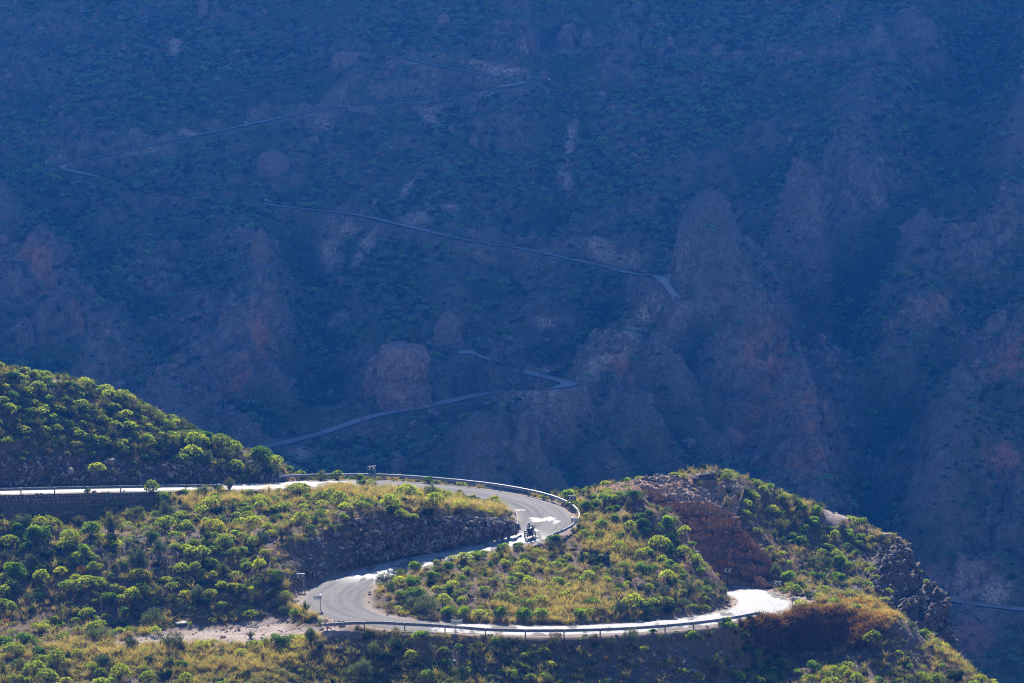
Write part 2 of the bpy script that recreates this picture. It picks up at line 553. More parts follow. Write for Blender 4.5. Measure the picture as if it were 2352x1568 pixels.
# distance to the road
def road_near(xy):
    di = np.full(len(xy), 1e9); ii = np.zeros(len(xy), int)
    for i in range(0, len(xy), 8000):
        q = xy[i:i + 8000]
        dd = (q[:, 0:1] - ROAD[None, :, 0]) ** 2 + (q[:, 1:2] - ROAD[None, :, 1]) ** 2
        j = dd.argmin(1)
        ii[i:i + 8000] = j
        di[i:i + 8000] = np.sqrt(dd[np.arange(len(q)), j])
    return di, ii
near = (G[:, 1] > 310) & (G[:, 1] < 395) & (np.abs(G[:, 0]) < 80)
rd = np.full(len(G), 99.); ri = np.zeros(len(G), int)
rd[near], ri[near] = road_near(G[near])
side = ((G - ROAD[ri, :2]) * ROAD_N[ri]).sum(1)
I_WALL = idx_uv(430, 1117.5)
G3 = np.c_[G, gz]
bump_amt = sstep(2.8, 5.5, rd)
gz = gz + bump_amt * (.34 * fbm(np.c_[G / 4.2, gz / 4.2], 4, 3) + .16 * fbm(np.c_[G / 1.1, gz / 1.1], 3, 8, ridged=True))
hw = HW[ri]
wallside = (ri < I_WALL) & (side > 0)
w = np.where(wallside, sstep(hw + 1.05, hw + 1.55, rd), sstep(hw + .5, hw + 2.0, rd))
gz = (ROAD[ri, 2] - .035) * (1 - w) + gz * w
GZ = gz.reshape(GX.shape)

def ground_z(x, y):
    x = np.asarray(x, float); y = np.asarray(y, float)
    i = np.clip(np.searchsorted(gx, x) - 1, 0, len(gx) - 2); j = np.clip(np.searchsorted(gy, y) - 1, 0, len(gy) - 2)
    a = (x - gx[i]) / (gx[i + 1] - gx[i]); b = (y - gy[j]) / (gy[j + 1] - gy[j])
    return GZ[j, i] * (1 - a) * (1 - b) + GZ[j, i + 1] * a * (1 - b) + GZ[j + 1, i] * (1 - a) * b + GZ[j + 1, i + 1] * a * b

def hit(u, v, d0=300., d1=402.):
    """where the sight line (u, v) meets the near hillside, or None"""
    d = np.arange(d0, d1, .2)
    q = np.stack([P(u, v, 1.)] * len(d)) * d[:, None]
    below = q[:, 2] <= ground_z(q[:, 0], q[:, 1])
    if not below.any():
        return None
    k = int(np.argmax(below))
    return Vector((q[k, 0], q[k, 1], float(ground_z(q[k, 0], q[k, 1]))))

# ground colour zones (what the soil is made of)
GP = np.c_[G, gz]
GUV = proj(np.where(GP[:, 1:2] > 100, GP, np.array([0, 300, -60.])))
def blob(uv, u, v, ru, rv, rot=0):
    a = R(rot)
    x = uv[:, 0] - u; y = uv[:, 1] - v
    X = x * math.cos(a) + y * math.sin(a); Y = -x * math.sin(a) + y * math.cos(a)
    return np.clip(1.6 - 1.6 * np.sqrt((X / ru) ** 2 + (Y / rv) ** 2), 0, 1)
wob = 22 * np.stack([fbm(GP / 3., 3, 21), fbm(GP / 3., 3, 22)], 1)
UVW = GUV + wob
def zone(lst):
    out = np.zeros(len(G))
    for q in lst:
        out = np.maximum(out, blob(UVW, *q))
    return out
a_gravel = np.maximum(zone([(560, 1452, 260, 30, -3), (400, 1464, 160, 20, -6), (720, 1447, 120, 22), (610, 1450, 190, 26, -3), (1830, 1385, 60, 16), (1925, 1180, 45, 22), (90, 850, 90, 14, 10)]), 0)
a_dry = zone([(1250, 1185, 140, 40), (1050, 1170, 170, 28), (900, 1130, 240, 25), (1420, 1240, 90, 70), (1320, 1390, 200, 50), (1200, 1430, 300, 16), (480, 1500, 520, 50), (730, 1390, 110, 30), (1010, 1470, 300, 14), (2130, 1480, 130, 22, 35), (520, 1150, 200, 20)])
a_grey = zone([(80, 1090, 500, 34), (850, 1260, 240, 46, -14), (1200, 1530, 420, 40), (1500, 1530, 240, 60), (2000, 1500, 140, 50, 20), (1960, 1330, 150, 90), (60, 1160, 300, 20), (1560, 1500, 160, 60), (2110, 1400, 80, 160), (150, 870, 140, 30, 12), (250, 1250, 300, 40)])
a_red = zone([(1460, 1110, 120, 20, -10), (1600, 1240, 150, 140), (1560, 1110, 130, 40), (840, 1215, 60, 16), (1800, 1290, 40, 60, 60)])
a_green = zone([(1150, 1220, 80, 10, -20), (1000, 1560, 160, 60), (850, 1540, 260, 50), (1250, 1520, 130, 50), (1330, 1540, 60, 60)])
for a in (a_gravel,):
    a[:] = np.maximum(a, (1 - sstep(.3, 1.3, rd - hw)) * .75)
ground = link("hillside", mesh_np("hillside", GP, grid_faces(len(gy), len(gx)), [m_ground()],
              {"gravel": a_gravel, "dry": a_dry, "grey": a_grey, "red": a_red, "green": a_green}), kind="structure")

# ------------------------------------------------------------------ carriageway
def m_road():
    k = NT("worn_concrete_road")
    p = k.pos()
    n1 = k.noise(.45, p, 5, .6)
    n2 = k.noise(4, p, 6, .7)
    c = k.mix(k.ramp(n2, .3, .7), (.12, .11, .102), (.18, .167, .156))
    c = k.mix(.85, c, k.mix(k.ramp(k.attr("streak"), .25, .75), (.68, .67, .66), (1.28, 1.27, 1.25)), 'MULTIPLY')
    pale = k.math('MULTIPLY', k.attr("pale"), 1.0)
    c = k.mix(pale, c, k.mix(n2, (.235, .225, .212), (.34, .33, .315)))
    w = k.mix(.12, p, k.n("TexNoise", None, Vector=p, Scale=1.2, Detail=3).outputs[1])
    v = k.voro(.42, w, 'DISTANCE_TO_EDGE')
    v2 = k.voro(1.1, w, 'DISTANCE_TO_EDGE')
    crack = k.math('MAXIMUM', k.math('SUBTRACT', 1, k.ramp(v.outputs[0], .004, .02)), k.math('MULTIPLY', k.math('SUBTRACT', 1, k.ramp(v2.outputs[0], .004, .022)), k.ramp(n1, .5, .62)))
    c = k.mix(k.math('MULTIPLY', crack, .4), c, (.05, .046, .043))
    dust = k.attr("edge")
    c = k.mix(k.math('MULTIPLY', dust, .7), c, (.26, .20, .155))
    k.bsdf(c, k.ramp(n2, -.3, 1.2), k.bump(n2, .35, .02), spec=.12)
    k.t.nodes[-1].inputs['Roughness'].default_value = .5
    b = [q for q in k.t.nodes if q.type == 'BSDF_PRINCIPLED'][0]
    for l in list(b.inputs['Roughness'].links):
        k.t.links.remove(l)
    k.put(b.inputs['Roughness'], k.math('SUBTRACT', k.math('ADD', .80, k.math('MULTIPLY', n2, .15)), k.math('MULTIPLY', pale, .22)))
    return k.m

ncol = 45
rv, ra, rp = [], [], []
fk = np.arange(0, len(ROAD) - 1 + 1e-6, .45)
def fr(A):
    return np.stack([np.interp(fk, np.arange(len(ROAD)), A[:, c]) for c in range(A.shape[1])], 1)
R_C, R_NN, R_H = fr(ROAD), fr(ROAD_N), np.interp(fk, np.arange(len(ROAD)), HW)
NZ1 = fbm(np.c_[fk * .12, fk * 0, fk * 0 + 5], 3, 4); NZ2 = fbm(np.c_[fk * .6, fk * 0 + 3, fk * 0], 3, 5)
for k in range(len(fk)):
    for j in range(ncol):
        t = j / (ncol - 1) * 2 - 1
        hwk = R_H[k] + (.22 * NZ1[k] + .12 * NZ2[k]) * abs(t) ** 3
        q = R_C[k].copy()
        q[:2] += R_NN[k] * t * hwk
        q[2] += .02 + .05 * (1 - t * t) - (.06 if abs(t) > .99 else 0)
        rv.append(q); ra.append(max(0, (abs(t) - .82) / .18)); rp.append(t)
rv = np.array(rv); rt = np.array(rp)
rk = np.repeat(fk, ncol)
ruv = proj(rv)
# worn pale concrete: along most of the road; the upper bend is darker with white islands of old slab
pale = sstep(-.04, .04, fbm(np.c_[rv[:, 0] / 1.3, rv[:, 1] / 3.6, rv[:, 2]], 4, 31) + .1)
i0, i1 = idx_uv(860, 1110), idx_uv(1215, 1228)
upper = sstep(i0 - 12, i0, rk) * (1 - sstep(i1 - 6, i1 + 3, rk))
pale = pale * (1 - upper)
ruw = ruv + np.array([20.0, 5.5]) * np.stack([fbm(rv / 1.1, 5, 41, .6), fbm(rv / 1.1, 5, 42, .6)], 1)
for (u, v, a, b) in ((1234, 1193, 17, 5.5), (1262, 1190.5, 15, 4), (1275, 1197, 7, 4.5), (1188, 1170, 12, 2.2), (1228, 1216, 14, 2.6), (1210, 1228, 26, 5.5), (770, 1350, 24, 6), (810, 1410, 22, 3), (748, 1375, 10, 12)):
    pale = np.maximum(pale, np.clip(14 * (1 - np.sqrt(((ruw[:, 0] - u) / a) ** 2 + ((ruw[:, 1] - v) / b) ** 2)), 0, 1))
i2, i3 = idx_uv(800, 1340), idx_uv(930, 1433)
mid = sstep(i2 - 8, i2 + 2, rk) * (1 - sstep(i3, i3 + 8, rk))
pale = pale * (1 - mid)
for (u, v, a, b, ro) in ((1720, 1380, 60, 36, 20), (590, 1116, 120, 30, 0), (100, 1124, 420, 30, 0)):  # sun glint at both road ends painted in as whiter concrete
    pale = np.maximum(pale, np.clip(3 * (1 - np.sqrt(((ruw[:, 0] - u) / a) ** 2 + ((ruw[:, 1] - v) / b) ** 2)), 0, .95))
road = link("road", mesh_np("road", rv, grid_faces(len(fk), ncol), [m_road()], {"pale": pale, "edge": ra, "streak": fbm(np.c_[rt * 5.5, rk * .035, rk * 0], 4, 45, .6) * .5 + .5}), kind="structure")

# ------------------------------------------------------------------ rock faces and cut banks
FACE_PTS = {}
def ruled(name, toe, top, mat, nu, nv, amp, sc=(1, 1, 1), bulge=0.0, step=0.0, seed=0, base=.0, kind="structure"):
    """a broken rock face between a foot line and a top line, with blocks, ledges and clefts standing out of it"""
    a = catmull(np.array([P(*q) for q in toe]), .2); b = catmull(np.array([P(*q) for q in top]), .2)
    s = np.linspace(0, 1, nu)
    A = np.stack([np.interp(s, np.linspace(0, 1, len(a)), a[:, k]) for k in range(3)], 1)
    B = np.stack([np.interp(s, np.linspace(0, 1, len(b)), b[:, k]) for k in range(3)], 1)
    t = np.linspace(0, 1, nv)[:, None, None]
    V = A[None] * (1 - t) + B[None] * t
    du = np.gradient(V, axis=1); dv = np.gradient(V, axis=0)
    n = np.cross(du, dv)
    n /= np.linalg.norm(n, axis=2)[..., None] + 1e-9
    n *= np.where(n[..., 1:2] > 0, -1, 1)          # outwards: towards the open side
    n = n / np.linalg.norm(n, axis=2)[..., None]
    p = V.reshape(-1, 3)
    q = p * np.array(sc)
    warp = q + .5 * np.stack([fbm(q / 2, 3, seed + 5), fbm(q / 2, 3, seed + 6), fbm(q / 2, 3, seed + 7)], 1)
    f1, e1, r1 = cells(warp / 2.1, seed)
    f2, e2, r2 = cells(warp / .85, seed + 40)
    f3, e3, r3 = cells(warp / .36, seed + 60)
    h = .55 * (r1 - .5) * sstep(0, .16, e1) + .3 * (r2 - .5) * sstep(0, .2, e2) + .16 * (r3 - .5) * sstep(0, .25, e3) + .35 * fbm(p / 3., 4, seed + 3, ridged=True)
    if step:
        zz = p[:, 2] / step + .4 * fbm(p / 4, 2, seed + 9)
        h = h + .5 * (zz - np.floor(zz) - .5)
    tt = np.repeat(np.linspace(0, 1, nv), nu)
    ss = np.tile(s, nv)
    edge = sstep(0, .06, tt) * (1 - .65 * sstep(.85, 1., tt)) * sstep(0, .05, ss) * sstep(0, .05, 1 - ss)
    h = (h * amp + bulge * np.sin(tt * math.pi) + base) * (.25 + .75 * edge)
    p = p + n.reshape(-1, 3) * h[:, None]
    FACE_PTS[name] = p.reshape(nv, nu, 3)
    return link(name, mesh_np(name, p, grid_faces(nv, nu), [mat], None, False), kind=kind)

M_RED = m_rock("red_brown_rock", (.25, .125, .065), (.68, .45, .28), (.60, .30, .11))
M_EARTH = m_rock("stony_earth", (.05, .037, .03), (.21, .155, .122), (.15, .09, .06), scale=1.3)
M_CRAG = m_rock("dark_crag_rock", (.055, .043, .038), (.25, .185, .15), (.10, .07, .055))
ruled("cliff", [(1500, 1352, 374), (1560, 1352, 374), (1624, 1350, 373.5), (1655, 1351, 373), (1699, 1357, 371.6), (1743, 1360, 370), (1775, 1350, 369.2)],
      [(1436, 1120, 379), (1501, 1127, 378.8), (1534, 1143, 378.6), (1611, 1158, 379.2), (1655, 1167, 379.6), (1690, 1180, 379), (1706, 1215, 377.6), (1745, 1255, 375), (1785, 1300, 371.8)],
      M_RED, 160, 140, 3.4, (.75, .75, .9), -2.0, 1.6, 3)
M_REDTOP = m_rock("weathered_red_rock", (.17, .10, .07), (.55, .39, .29), (.40, .22, .12))
ruled("rock_shelf", [(1385, 1134, 379.5), (1436, 1124, 378.6), (1501, 1131, 378.6), (1534, 1146, 378.6), (1611, 1161, 379), (1655, 1169, 379.6), (1692, 1182, 379.2)],
      [(1365, 1121, 384.5), (1430, 1109, 385), (1490, 1099, 385.6), (1560, 1092, 387), (1630, 1079, 388.2), (1672, 1090, 388.8), (1710, 1120, 386)],
      M_REDTOP, 150, 44, 1.1, (.8, .8, 1.6), .18, 1.1, 73)
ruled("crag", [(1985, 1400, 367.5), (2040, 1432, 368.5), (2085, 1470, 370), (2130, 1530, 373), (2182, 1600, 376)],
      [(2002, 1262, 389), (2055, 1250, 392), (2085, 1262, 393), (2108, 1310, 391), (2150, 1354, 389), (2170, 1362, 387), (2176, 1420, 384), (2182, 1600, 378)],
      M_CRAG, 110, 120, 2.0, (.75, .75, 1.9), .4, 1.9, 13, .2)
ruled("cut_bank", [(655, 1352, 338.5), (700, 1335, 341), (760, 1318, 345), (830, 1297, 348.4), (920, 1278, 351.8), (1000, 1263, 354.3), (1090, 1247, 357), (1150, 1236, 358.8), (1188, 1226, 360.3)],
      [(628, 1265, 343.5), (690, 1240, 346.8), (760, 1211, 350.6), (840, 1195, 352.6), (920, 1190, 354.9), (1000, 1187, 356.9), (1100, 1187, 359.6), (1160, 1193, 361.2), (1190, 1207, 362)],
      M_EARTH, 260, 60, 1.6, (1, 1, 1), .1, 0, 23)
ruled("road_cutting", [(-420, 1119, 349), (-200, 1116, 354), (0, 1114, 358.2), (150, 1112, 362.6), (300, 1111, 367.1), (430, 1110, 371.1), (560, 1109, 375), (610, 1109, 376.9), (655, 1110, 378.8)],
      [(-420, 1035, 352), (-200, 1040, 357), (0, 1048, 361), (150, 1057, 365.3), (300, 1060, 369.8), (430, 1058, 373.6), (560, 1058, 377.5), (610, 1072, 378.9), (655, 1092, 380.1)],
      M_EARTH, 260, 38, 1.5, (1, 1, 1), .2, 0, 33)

FACE_ALL = np.vstack([FACE_PTS[n].reshape(-1, 3) for n in ("cut_bank", "road_cutting", "cliff", "crag", "rock_shelf")])
FACE_UV = proj(FACE_ALL)
_hit0 = hit
def hit(u, v, *a):
    """as before, but also meets the rock faces that stand in front of the hillside"""
    h = _hit0(u, v, *a)
    m = np.where((np.abs(FACE_UV[:, 0] - u) < 3) & (np.abs(FACE_UV[:, 1] - v) < 3))[0]
    if len(m):
        k = m[np.argmin(FACE_ALL[m, 1])]
        if h is None or FACE_ALL[k, 1] < h.y + .1:
            return Vector(FACE_ALL[k])
    return h

# ================================================================== FAR MOUNTAIN
def seg_dist(u, v, line):
    best = np.full(np.shape(u), 1e9)
    for (x0, y0), (x1, y1) in zip(line[:-1], line[1:]):
        dx, dy = x1 - x0, y1 - y0
        t = np.clip(((u - x0) * dx + (v - y0) * dy) / (dx * dx + dy * dy), 0, 1)
        best = np.minimum(best, np.hypot(u - x0 - t * dx, v - y0 - t * dy))
    return best
SPURS = [([(1740, 640), (1795, 760), (1850, 950), (1900, 1120), (1960, 1300)], -18, 110),
         ([(1990, 300), (1860, 480), (1740, 640), (1590, 760), (1440, 880), (1280, 1000), (1120, 1120)], -40, 95),
         ([(1790, 650), (1930, 760), (1990, 930), (2010, 1100), (2080, 1250)], 34, 80),
         ([(1900, 420), (1800, 560), (1900, 690)], 16, 90),
         ([(2420, 420), (2250, 600), (2100, 760), (2060, 900)], -22, 110),
         ([(2420, 720), (2280, 860), (2150, 1040), (2120, 1200)], -22, 90),
         ([(2420, 560), (2200, 780), (2080, 950)], 12, 50),
         ([(2330, -40), (2230, 200), (1900, 360), (1700, 520), (1560, 690), (1400, 800), (1270, 890), (1110, 1010)], 24, 75),
         ([(2500, -40), (2420, 150), (2352, 330)], -26, 120),
         ([(1300, 60), (1320, 300), (1300, 460), (1180, 560)], 10, 60),
         ([(1900, 60), (2050, 220), (1950, 330)], -16, 150),
         ([(-40, 470), (90, 600), (220, 740), (330, 870), (430, 990)], -26, 80),
         ([(110, 520), (220, 640), (340, 790), (440, 940), (520, 1020)], 14, 50),
         ([(340, 560), (420, 680), (460, 800)], -10, 60),
         ([(560, 540), (615, 690), (590, 840), (490, 950), (430, 1010)], -24, 80),
         ([(700, 640), (720, 800), (650, 950), (560, 1030)], 16, 60),
         ([(900, 700), (880, 800), (760, 980)], 6, 60),
         ([(640, 60), (700, 250), (900, 420)], 8, 90)]
def D0(v):
    return np.interp(v, [-120, 0, 200, 400, 600, 800, 1000, 1100, 1300, 1500, 1700], [1042, 1015, 974, 930, 886, 840, 796, 772, 736, 706, 680])
mc = []
for u in np.arange(-420, 2800, 95.):
    for v in np.arange(-60, 1680, 68.):
        d = float(D0(v))
        for line, off, wd in SPURS:
            d += 1.12 * off * math.exp(-(float(seg_dist(u, v, line)) / wd) ** 2)
        mc.append(P(u, v, d))
mc = np.array(mc)
x_all = np.arange(-420, 421, 60.)
extra = []
for x in x_all:
    for y, z in ((1120, 118), (1200, 225), (1300, 350), (1420, 490), (1520, 540), (1700, 480)):
        extra.append((x, y, z))
    for y, z in ((470, -158), (560, -166), (640, -160)):
        extra.append((x, y, z))
    if abs(x) > 230:
        for v in (0, 400, 800, 1200, 1600):
            d = D0(v)
            extra.append((x, d - 20, P(1176, v, d)[2]))
mc = np.vstack([mc, np.array(extra)])
mf = mq_fit(mc, c=14., lam=2e-3)
mx = np.r_[np.arange(-400, -172, 12.), np.arange(-172, 172.1, 1.0), np.arange(180, 401, 12.)]
my = np.r_[np.arange(440, 655, 8.), np.arange(656, 1075, 1.0), np.arange(1078, 1720, 9.)]
MX, MY = np.meshgrid(mx, my)
MG = np.stack([MX.ravel(), MY.ravel()], 1)
mz = mf(MG)
m0 = np.c_[MG, mz]
# gullied and broken relief
q = m0 / 34.
wq = q + .35 * np.stack([fbm(q, 2, 55), fbm(q, 2, 56), fbm(q, 2, 57)], 1)
muv0 = proj(m0)
def mblob(lst, uv, wobble):
    out = np.zeros(len(uv))
    for t in lst:
        out = np.maximum(out, blob(uv + wobble, *t))
    return out
mwob = 26 * np.stack([fbm(m0 / 14., 3, 71), fbm(m0 / 14., 3, 72)], 1)
CRAGS = [(1650, 720, 90, 34, -38), (1500, 840, 100, 30, -38), (1340, 960, 110, 34, -38), (1900, 430, 110, 40, -50), (60, 620, 100, 80, 40), (190, 760, 110, 60, 40), (60, 760, 90, 60), (500, 830, 150, 130, -40), (590, 700, 60, 80), (360, 660, 70, 60), (500, 740, 80, 120), (1780, 760, 80, 70, 60), (1760, 850, 130, 170, 70), (1900, 900, 90, 150),  # leading entries: diagonal ridge rock, its lit flank painted in as lighter colour
         (1830, 1020, 180, 120), (1440, 880, 60, 80, -40), (2280, 800, 120, 60, -30), (2130, 740, 90, 40, -30), (2250, 560, 180, 60, -28), (2200, 1300, 130, 60, -30), (2300, 1180, 120, 90, -40), (2260, 1450, 120, 80, -50),
         (1950, 470, 170, 60, -20), (1700, 1000, 120, 130, -60), (2080, 1080, 110, 60, -35), (1250, 1020, 130, 60, -40), (250, 900, 120, 60, 30), (1400, 130, 300, 20), (1700, 150, 230, 16), (2000, 130, 160, 14)]
crag = mblob(CRAGS, muv0, mwob)
f1, e1, r1 = cells((wq * 34 * np.array([1, 1, 2.0])) / 13., 61)
f2, e2, r2 = cells((wq * 34 * np.array([1, 1, 1.4])) / 5., 62)
mz2 = mz + 6.5 * fbm(wq * np.array([1, .55, 1]), 5, 51, ridged=True, g=.55) + 1.6 * fbm(m0 / 7., 3, 53) + crag * (11 * (r1 - .5) * sstep(0, .2, e1) + 5 * (r2 - .5) * sstep(0, .25, e2) + 3 * fbm(m0 / 16., 3, 58, ridged=True))
strat = (mz2 - .22 * m0[:, 0] + .1 * m0[:, 1]) + 3 * fbm(m0 / 22., 3, 54)
def ledge(t, step):
    f = t / step - np.floor(t / step)
    return (sstep(.0, .8, f) * .25 + sstep(.8, 1., f) * .75 - f) * step
rocky = np.clip(crag * 1.2 + sstep(.2, .5, fbm(m0 / 40., 3, 64)) * .7, 0, 1)
mz2 = mz2 + rocky * (.75 * ledge(strat, 6.5) + .6 * ledge(strat * 1.07 + 2 * fbm(m0 / 8., 2, 65), 2.4))
vis = sstep(1075, 1150, MG[:, 1])
mz2 = mz2 + vis * 18 * fbm(m0 / 120., 4, 59, ridged=True)
MZ = mz2.reshape(MX.shape)

def mount_z(x, y):
    x = np.asarray(x, float); y = np.asarray(y, float)
    i = np.clip(np.searchsorted(mx, x) - 1, 0, len(mx) - 2); j = np.clip(np.searchsorted(my, y) - 1, 0, len(my) - 2)
    a = (x - mx[i]) / (mx[i + 1] - mx[i]); b = (y - my[j]) / (my[j + 1] - my[j])
    return MZ[j, i] * (1 - a) * (1 - b) + MZ[j, i + 1] * a * (1 - b) + MZ[j + 1, i] * (1 - a) * b + MZ[j + 1, i + 1] * a * b
def mhit(u, v, d0=660., d1=1080.):
    d = np.arange(d0, d1, .5)
    q = P(u, v, 1.)[None] * d[:, None]
    below = q[:, 2] <= mount_z(q[:, 0], q[:, 1])
    if not below.any():
        return None
    k = int(np.argmax(below))
    return np.array([q[k, 0], q[k, 1], float(mount_z(q[k, 0], q[k, 1]))])

# mountain road: a bench cut into the slope
FAR_PX = [[(800, 118), (870, 123), (940, 138), (1010, 154), (1090, 168), (1150, 181), (1215, 190), (1180, 200), (1100, 214), (980, 228), (860, 238), (760, 252), (650, 272), (540, 294), (420, 318), (310, 343), (210, 365), (125, 384), (165, 396), (230, 407)],
          [(600, 469), (680, 480), (800, 493), (920, 518), (1010, 540), (1110, 560), (1200, 574), (1290, 594), (1380, 616), (1460, 633), (1512, 640), (1530, 660), (1556, 692)],
          [(1075, 812), (1060, 801), (1100, 820), (1160, 842), (1220, 860), (1310, 882), (1240, 893), (1170, 899), (1080, 914), (960, 937), (850, 960), (760, 990), (680, 1010), (580, 1034), (500, 1050)],
          [(2100, 1368), (2170, 1377), (2230, 1386), (2300, 1394), (2380, 1402), (2470, 1408)]]
fr_meshes = []
FAR = []
for px in FAR_PX:
    pts = [mhit(u, v) for u, v in px]
    pts = np.array([p for p in pts if p is not None])
    r = catmull(pts, 1.5)
    for _ in range(14):
        r[1:-1] = (r[:-2] + 2 * r[1:-1] + r[2:]) / 4
    FAR.append(r)
allr = np.vstack(FAR)
sel = (np.abs(MG[:, 0]) < 172) & (MG[:, 1] > 650) & (MG[:, 1] < 1078)
xy = MG[sel]
di = np.full(len(xy), 1e9); ii = np.zeros(len(xy), int)
for i in range(0, len(xy), 6000):
    dd = (xy[i:i + 6000, 0:1] - allr[None, :, 0]) ** 2 + (xy[i:i + 6000, 1:2] - allr[None, :, 1]) ** 2
    j = dd.argmin(1)
    ii[i:i + 6000] = j; di[i:i + 6000] = np.sqrt(dd[np.arange(len(j)), j])
zz = mz2[sel]
ww = sstep(3.6, 6.5, di)
zz = (allr[ii, 2] - .12) * (1 - ww) + zz * ww
valley = (xy[:, 1] < allr[ii, 1]) & (di < 32)
zz = np.where(valley, np.minimum(zz, allr[ii, 2] - .15 - .16 * np.maximum(di - 3.2, 0)), zz)
mz2[sel] = zz
MZ = mz2.reshape(MX.shape)
mrd = np.full(len(MG), 99.); mrd[sel] = di
m1 = np.c_[MG, mz2]
muv = proj(m1)
SCREE = [(1150, 155, 90, 16), (1100, 150, 60, 12), (960, 510, 50, 14), (1390, 580, 70, 30, 30), (1450, 600, 50, 20), (1270, 745, 70, 14), (1230, 850, 80, 12), (1320, 330, 16, 70, 8), (1300, 400, 20, 40), (990, 270, 20, 40, -20), (840, 570, 24, 60, 30), (800, 530, 40, 20), (780, 740, 26, 20), (940, 430, 12, 40, 30), (1040, 470, 30, 20),
         (1200, 910, 110, 20), (1460, 760, 110, 30, -55), (1380, 830, 80, 30, -50), (2210, 1330, 90, 40, -25), (2290, 1350, 60, 40, -30), (740, 285, 40, 26), (400, 110, 24, 30), (1210, 95, 16, 16), (690, 1040, 40, 20), (760, 590, 40, 60), (1010, 245, 60, 10), (440, 310, 30, 8), (150, 362, 40, 8)]
REDS = [(80, 580, 40, 40, 60), (100, 650, 30, 50), (180, 720, 40, 20, 40), (540, 850, 60, 60, -30), (590, 770, 30, 60), (1780, 760, 40, 40), (1720, 800, 30, 60, 30), (1790, 860, 60, 110, 10), (1720, 960, 40, 70, 20), (1870, 960, 50, 80), (1440, 840, 30, 30), (2310, 800, 70, 36, -30), (2150, 690, 50, 16, -30), (2060, 750, 60, 14, -25), (2220, 1330, 110, 40, -25), (2300, 1060, 70, 60, -40), (2150, 1320, 90, 30), (1850, 1060, 110, 50, -20), (2230, 1470, 70, 60, -40), (2320, 830, 60, 20, -10)]
scree = mblob(SCREE, muv, mwob * .7)
reds = mblob(REDS, muv, mwob)
cut = np.clip(1 - mrd / 7.5, 0, 1)
scree = np.maximum(scree, .3 * (cut > .15) * sstep(-.1, .3, fbm(m1 / 9., 3, 77)))

def blur2(A, n):
    for _ in range(n):
        A = np.pad(A, 1, mode='edge')
        A = (A[:-2, 1:-1] + A[2:, 1:-1] + A[1:-1, :-2] + A[1:-1, 2:] + 4 * A[1:-1, 1:-1]) / 8
    return A
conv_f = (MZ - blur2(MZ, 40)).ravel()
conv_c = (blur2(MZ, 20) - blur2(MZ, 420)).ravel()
bare = np.clip(.55 * sstep(.1, 2.2, conv_f) + .45 * sstep(.5, 6., conv_c), 0, 1) * (np.abs(m1[:, 0]) < 171)  # crests: thin scrub, plus relief light painted in as paler colour
lush_shade = np.clip(.5 * sstep(.1, 1.8, -conv_f) + .7 * sstep(.3, 5., -conv_c), 0, 1) * (np.abs(m1[:, 0]) < 171)  # hollows: thick scrub, plus gully shade painted in as darker colour
def m_mountain():
    k = NT("mountain_slope")
    p = k.pos()
    n1 = k.noise(.06, p, 6, .6)
    n2 = k.noise(.35, p, 6, .65)
    n3 = k.noise(1.6, p, 4, .7)
    c = k.mix(k.ramp(n2, .35, .65), (0.085, 0.080, 0.051), (0.246, 0.196, 0.145))
    c = k.mix(k.ramp(n1, .45, .62), c, k.mix(n2, (0.051, 0.071, 0.024), (0.145, 0.170, 0.060)))
    rock = k.mix(k.ramp(n2, .3, .7), (0.145, 0.111, 0.102), (0.425, 0.323, 0.281))
    c = k.mix(k.math("MULTIPLY", k.attr("lush_shade"), .85), c, k.mix(n3, (.03, .048, .03), (.075, .11, .06)))
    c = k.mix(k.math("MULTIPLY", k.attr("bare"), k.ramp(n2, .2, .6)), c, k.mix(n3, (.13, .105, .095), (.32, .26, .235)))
    c = k.mix(k.math("MULTIPLY", k.attr("crag"), .8), c, rock)
    c = k.mix(k.math('MULTIPLY', k.attr("red"), k.ramp(n2, .25, .6)), c, k.mix(n2, (0.408, 0.145, 0.085), (0.680, 0.323, 0.196)))
    c = k.mix(k.math('MULTIPLY', k.attr("scree"), k.ramp(n2, .2, .55)), c, k.mix(k.ramp(n3, .3, .7), (0.374, 0.264, 0.204), (0.816, 0.612, 0.493)))
    c = k.mix(.6, c, k.mix(k.ramp(n3, .3, .7), (.45, .45, .45), (1.35, 1.35, 1.35)), 'MULTIPLY')
    h = k.math('ADD', k.math('MULTIPLY', n2, 2.0), n3)
    k.bsdf(c, .95, k.bump(h, .9, .9), spec=.05)
    return k.m
mountain = link("mountain", mesh_np("mountain", m1, grid_faces(len(my), len(mx)), [m_mountain()], {"crag": crag, "red": reds, "scree": scree, "bare": bare, "lush_shade": lush_shade}, True), kind="structure")
M_ASPH = plain("far_asphalt", (.31, .31, .32), .9, spec=.1, var=.2)
for fi, r in enumerate(FAR):
    fw_ = (1.35, 1.4, 2.0, 1.9)[fi]
    t, nn = frame2d(r)
    vs = []
    for k in range(len(r)):
        for sgn in (-1, -.33, .33, 1):
            q = r[k].copy(); q[:2] += nn[k] * sgn * ((fw_ + (.5 * max(0, (k - len(r) * .82) / (len(r) * .18)) if fi == 1 else 0)) * 1.0 + .4 * float(vnoise(np.array([[k * .3, sgn, 3.]]), 6)[0])); q[2] += .14
            vs.append(q)
    link("mountain_road", mesh_np("mountain_road", vs, grid_faces(len(r), 4), [M_ASPH]), kind="structure")

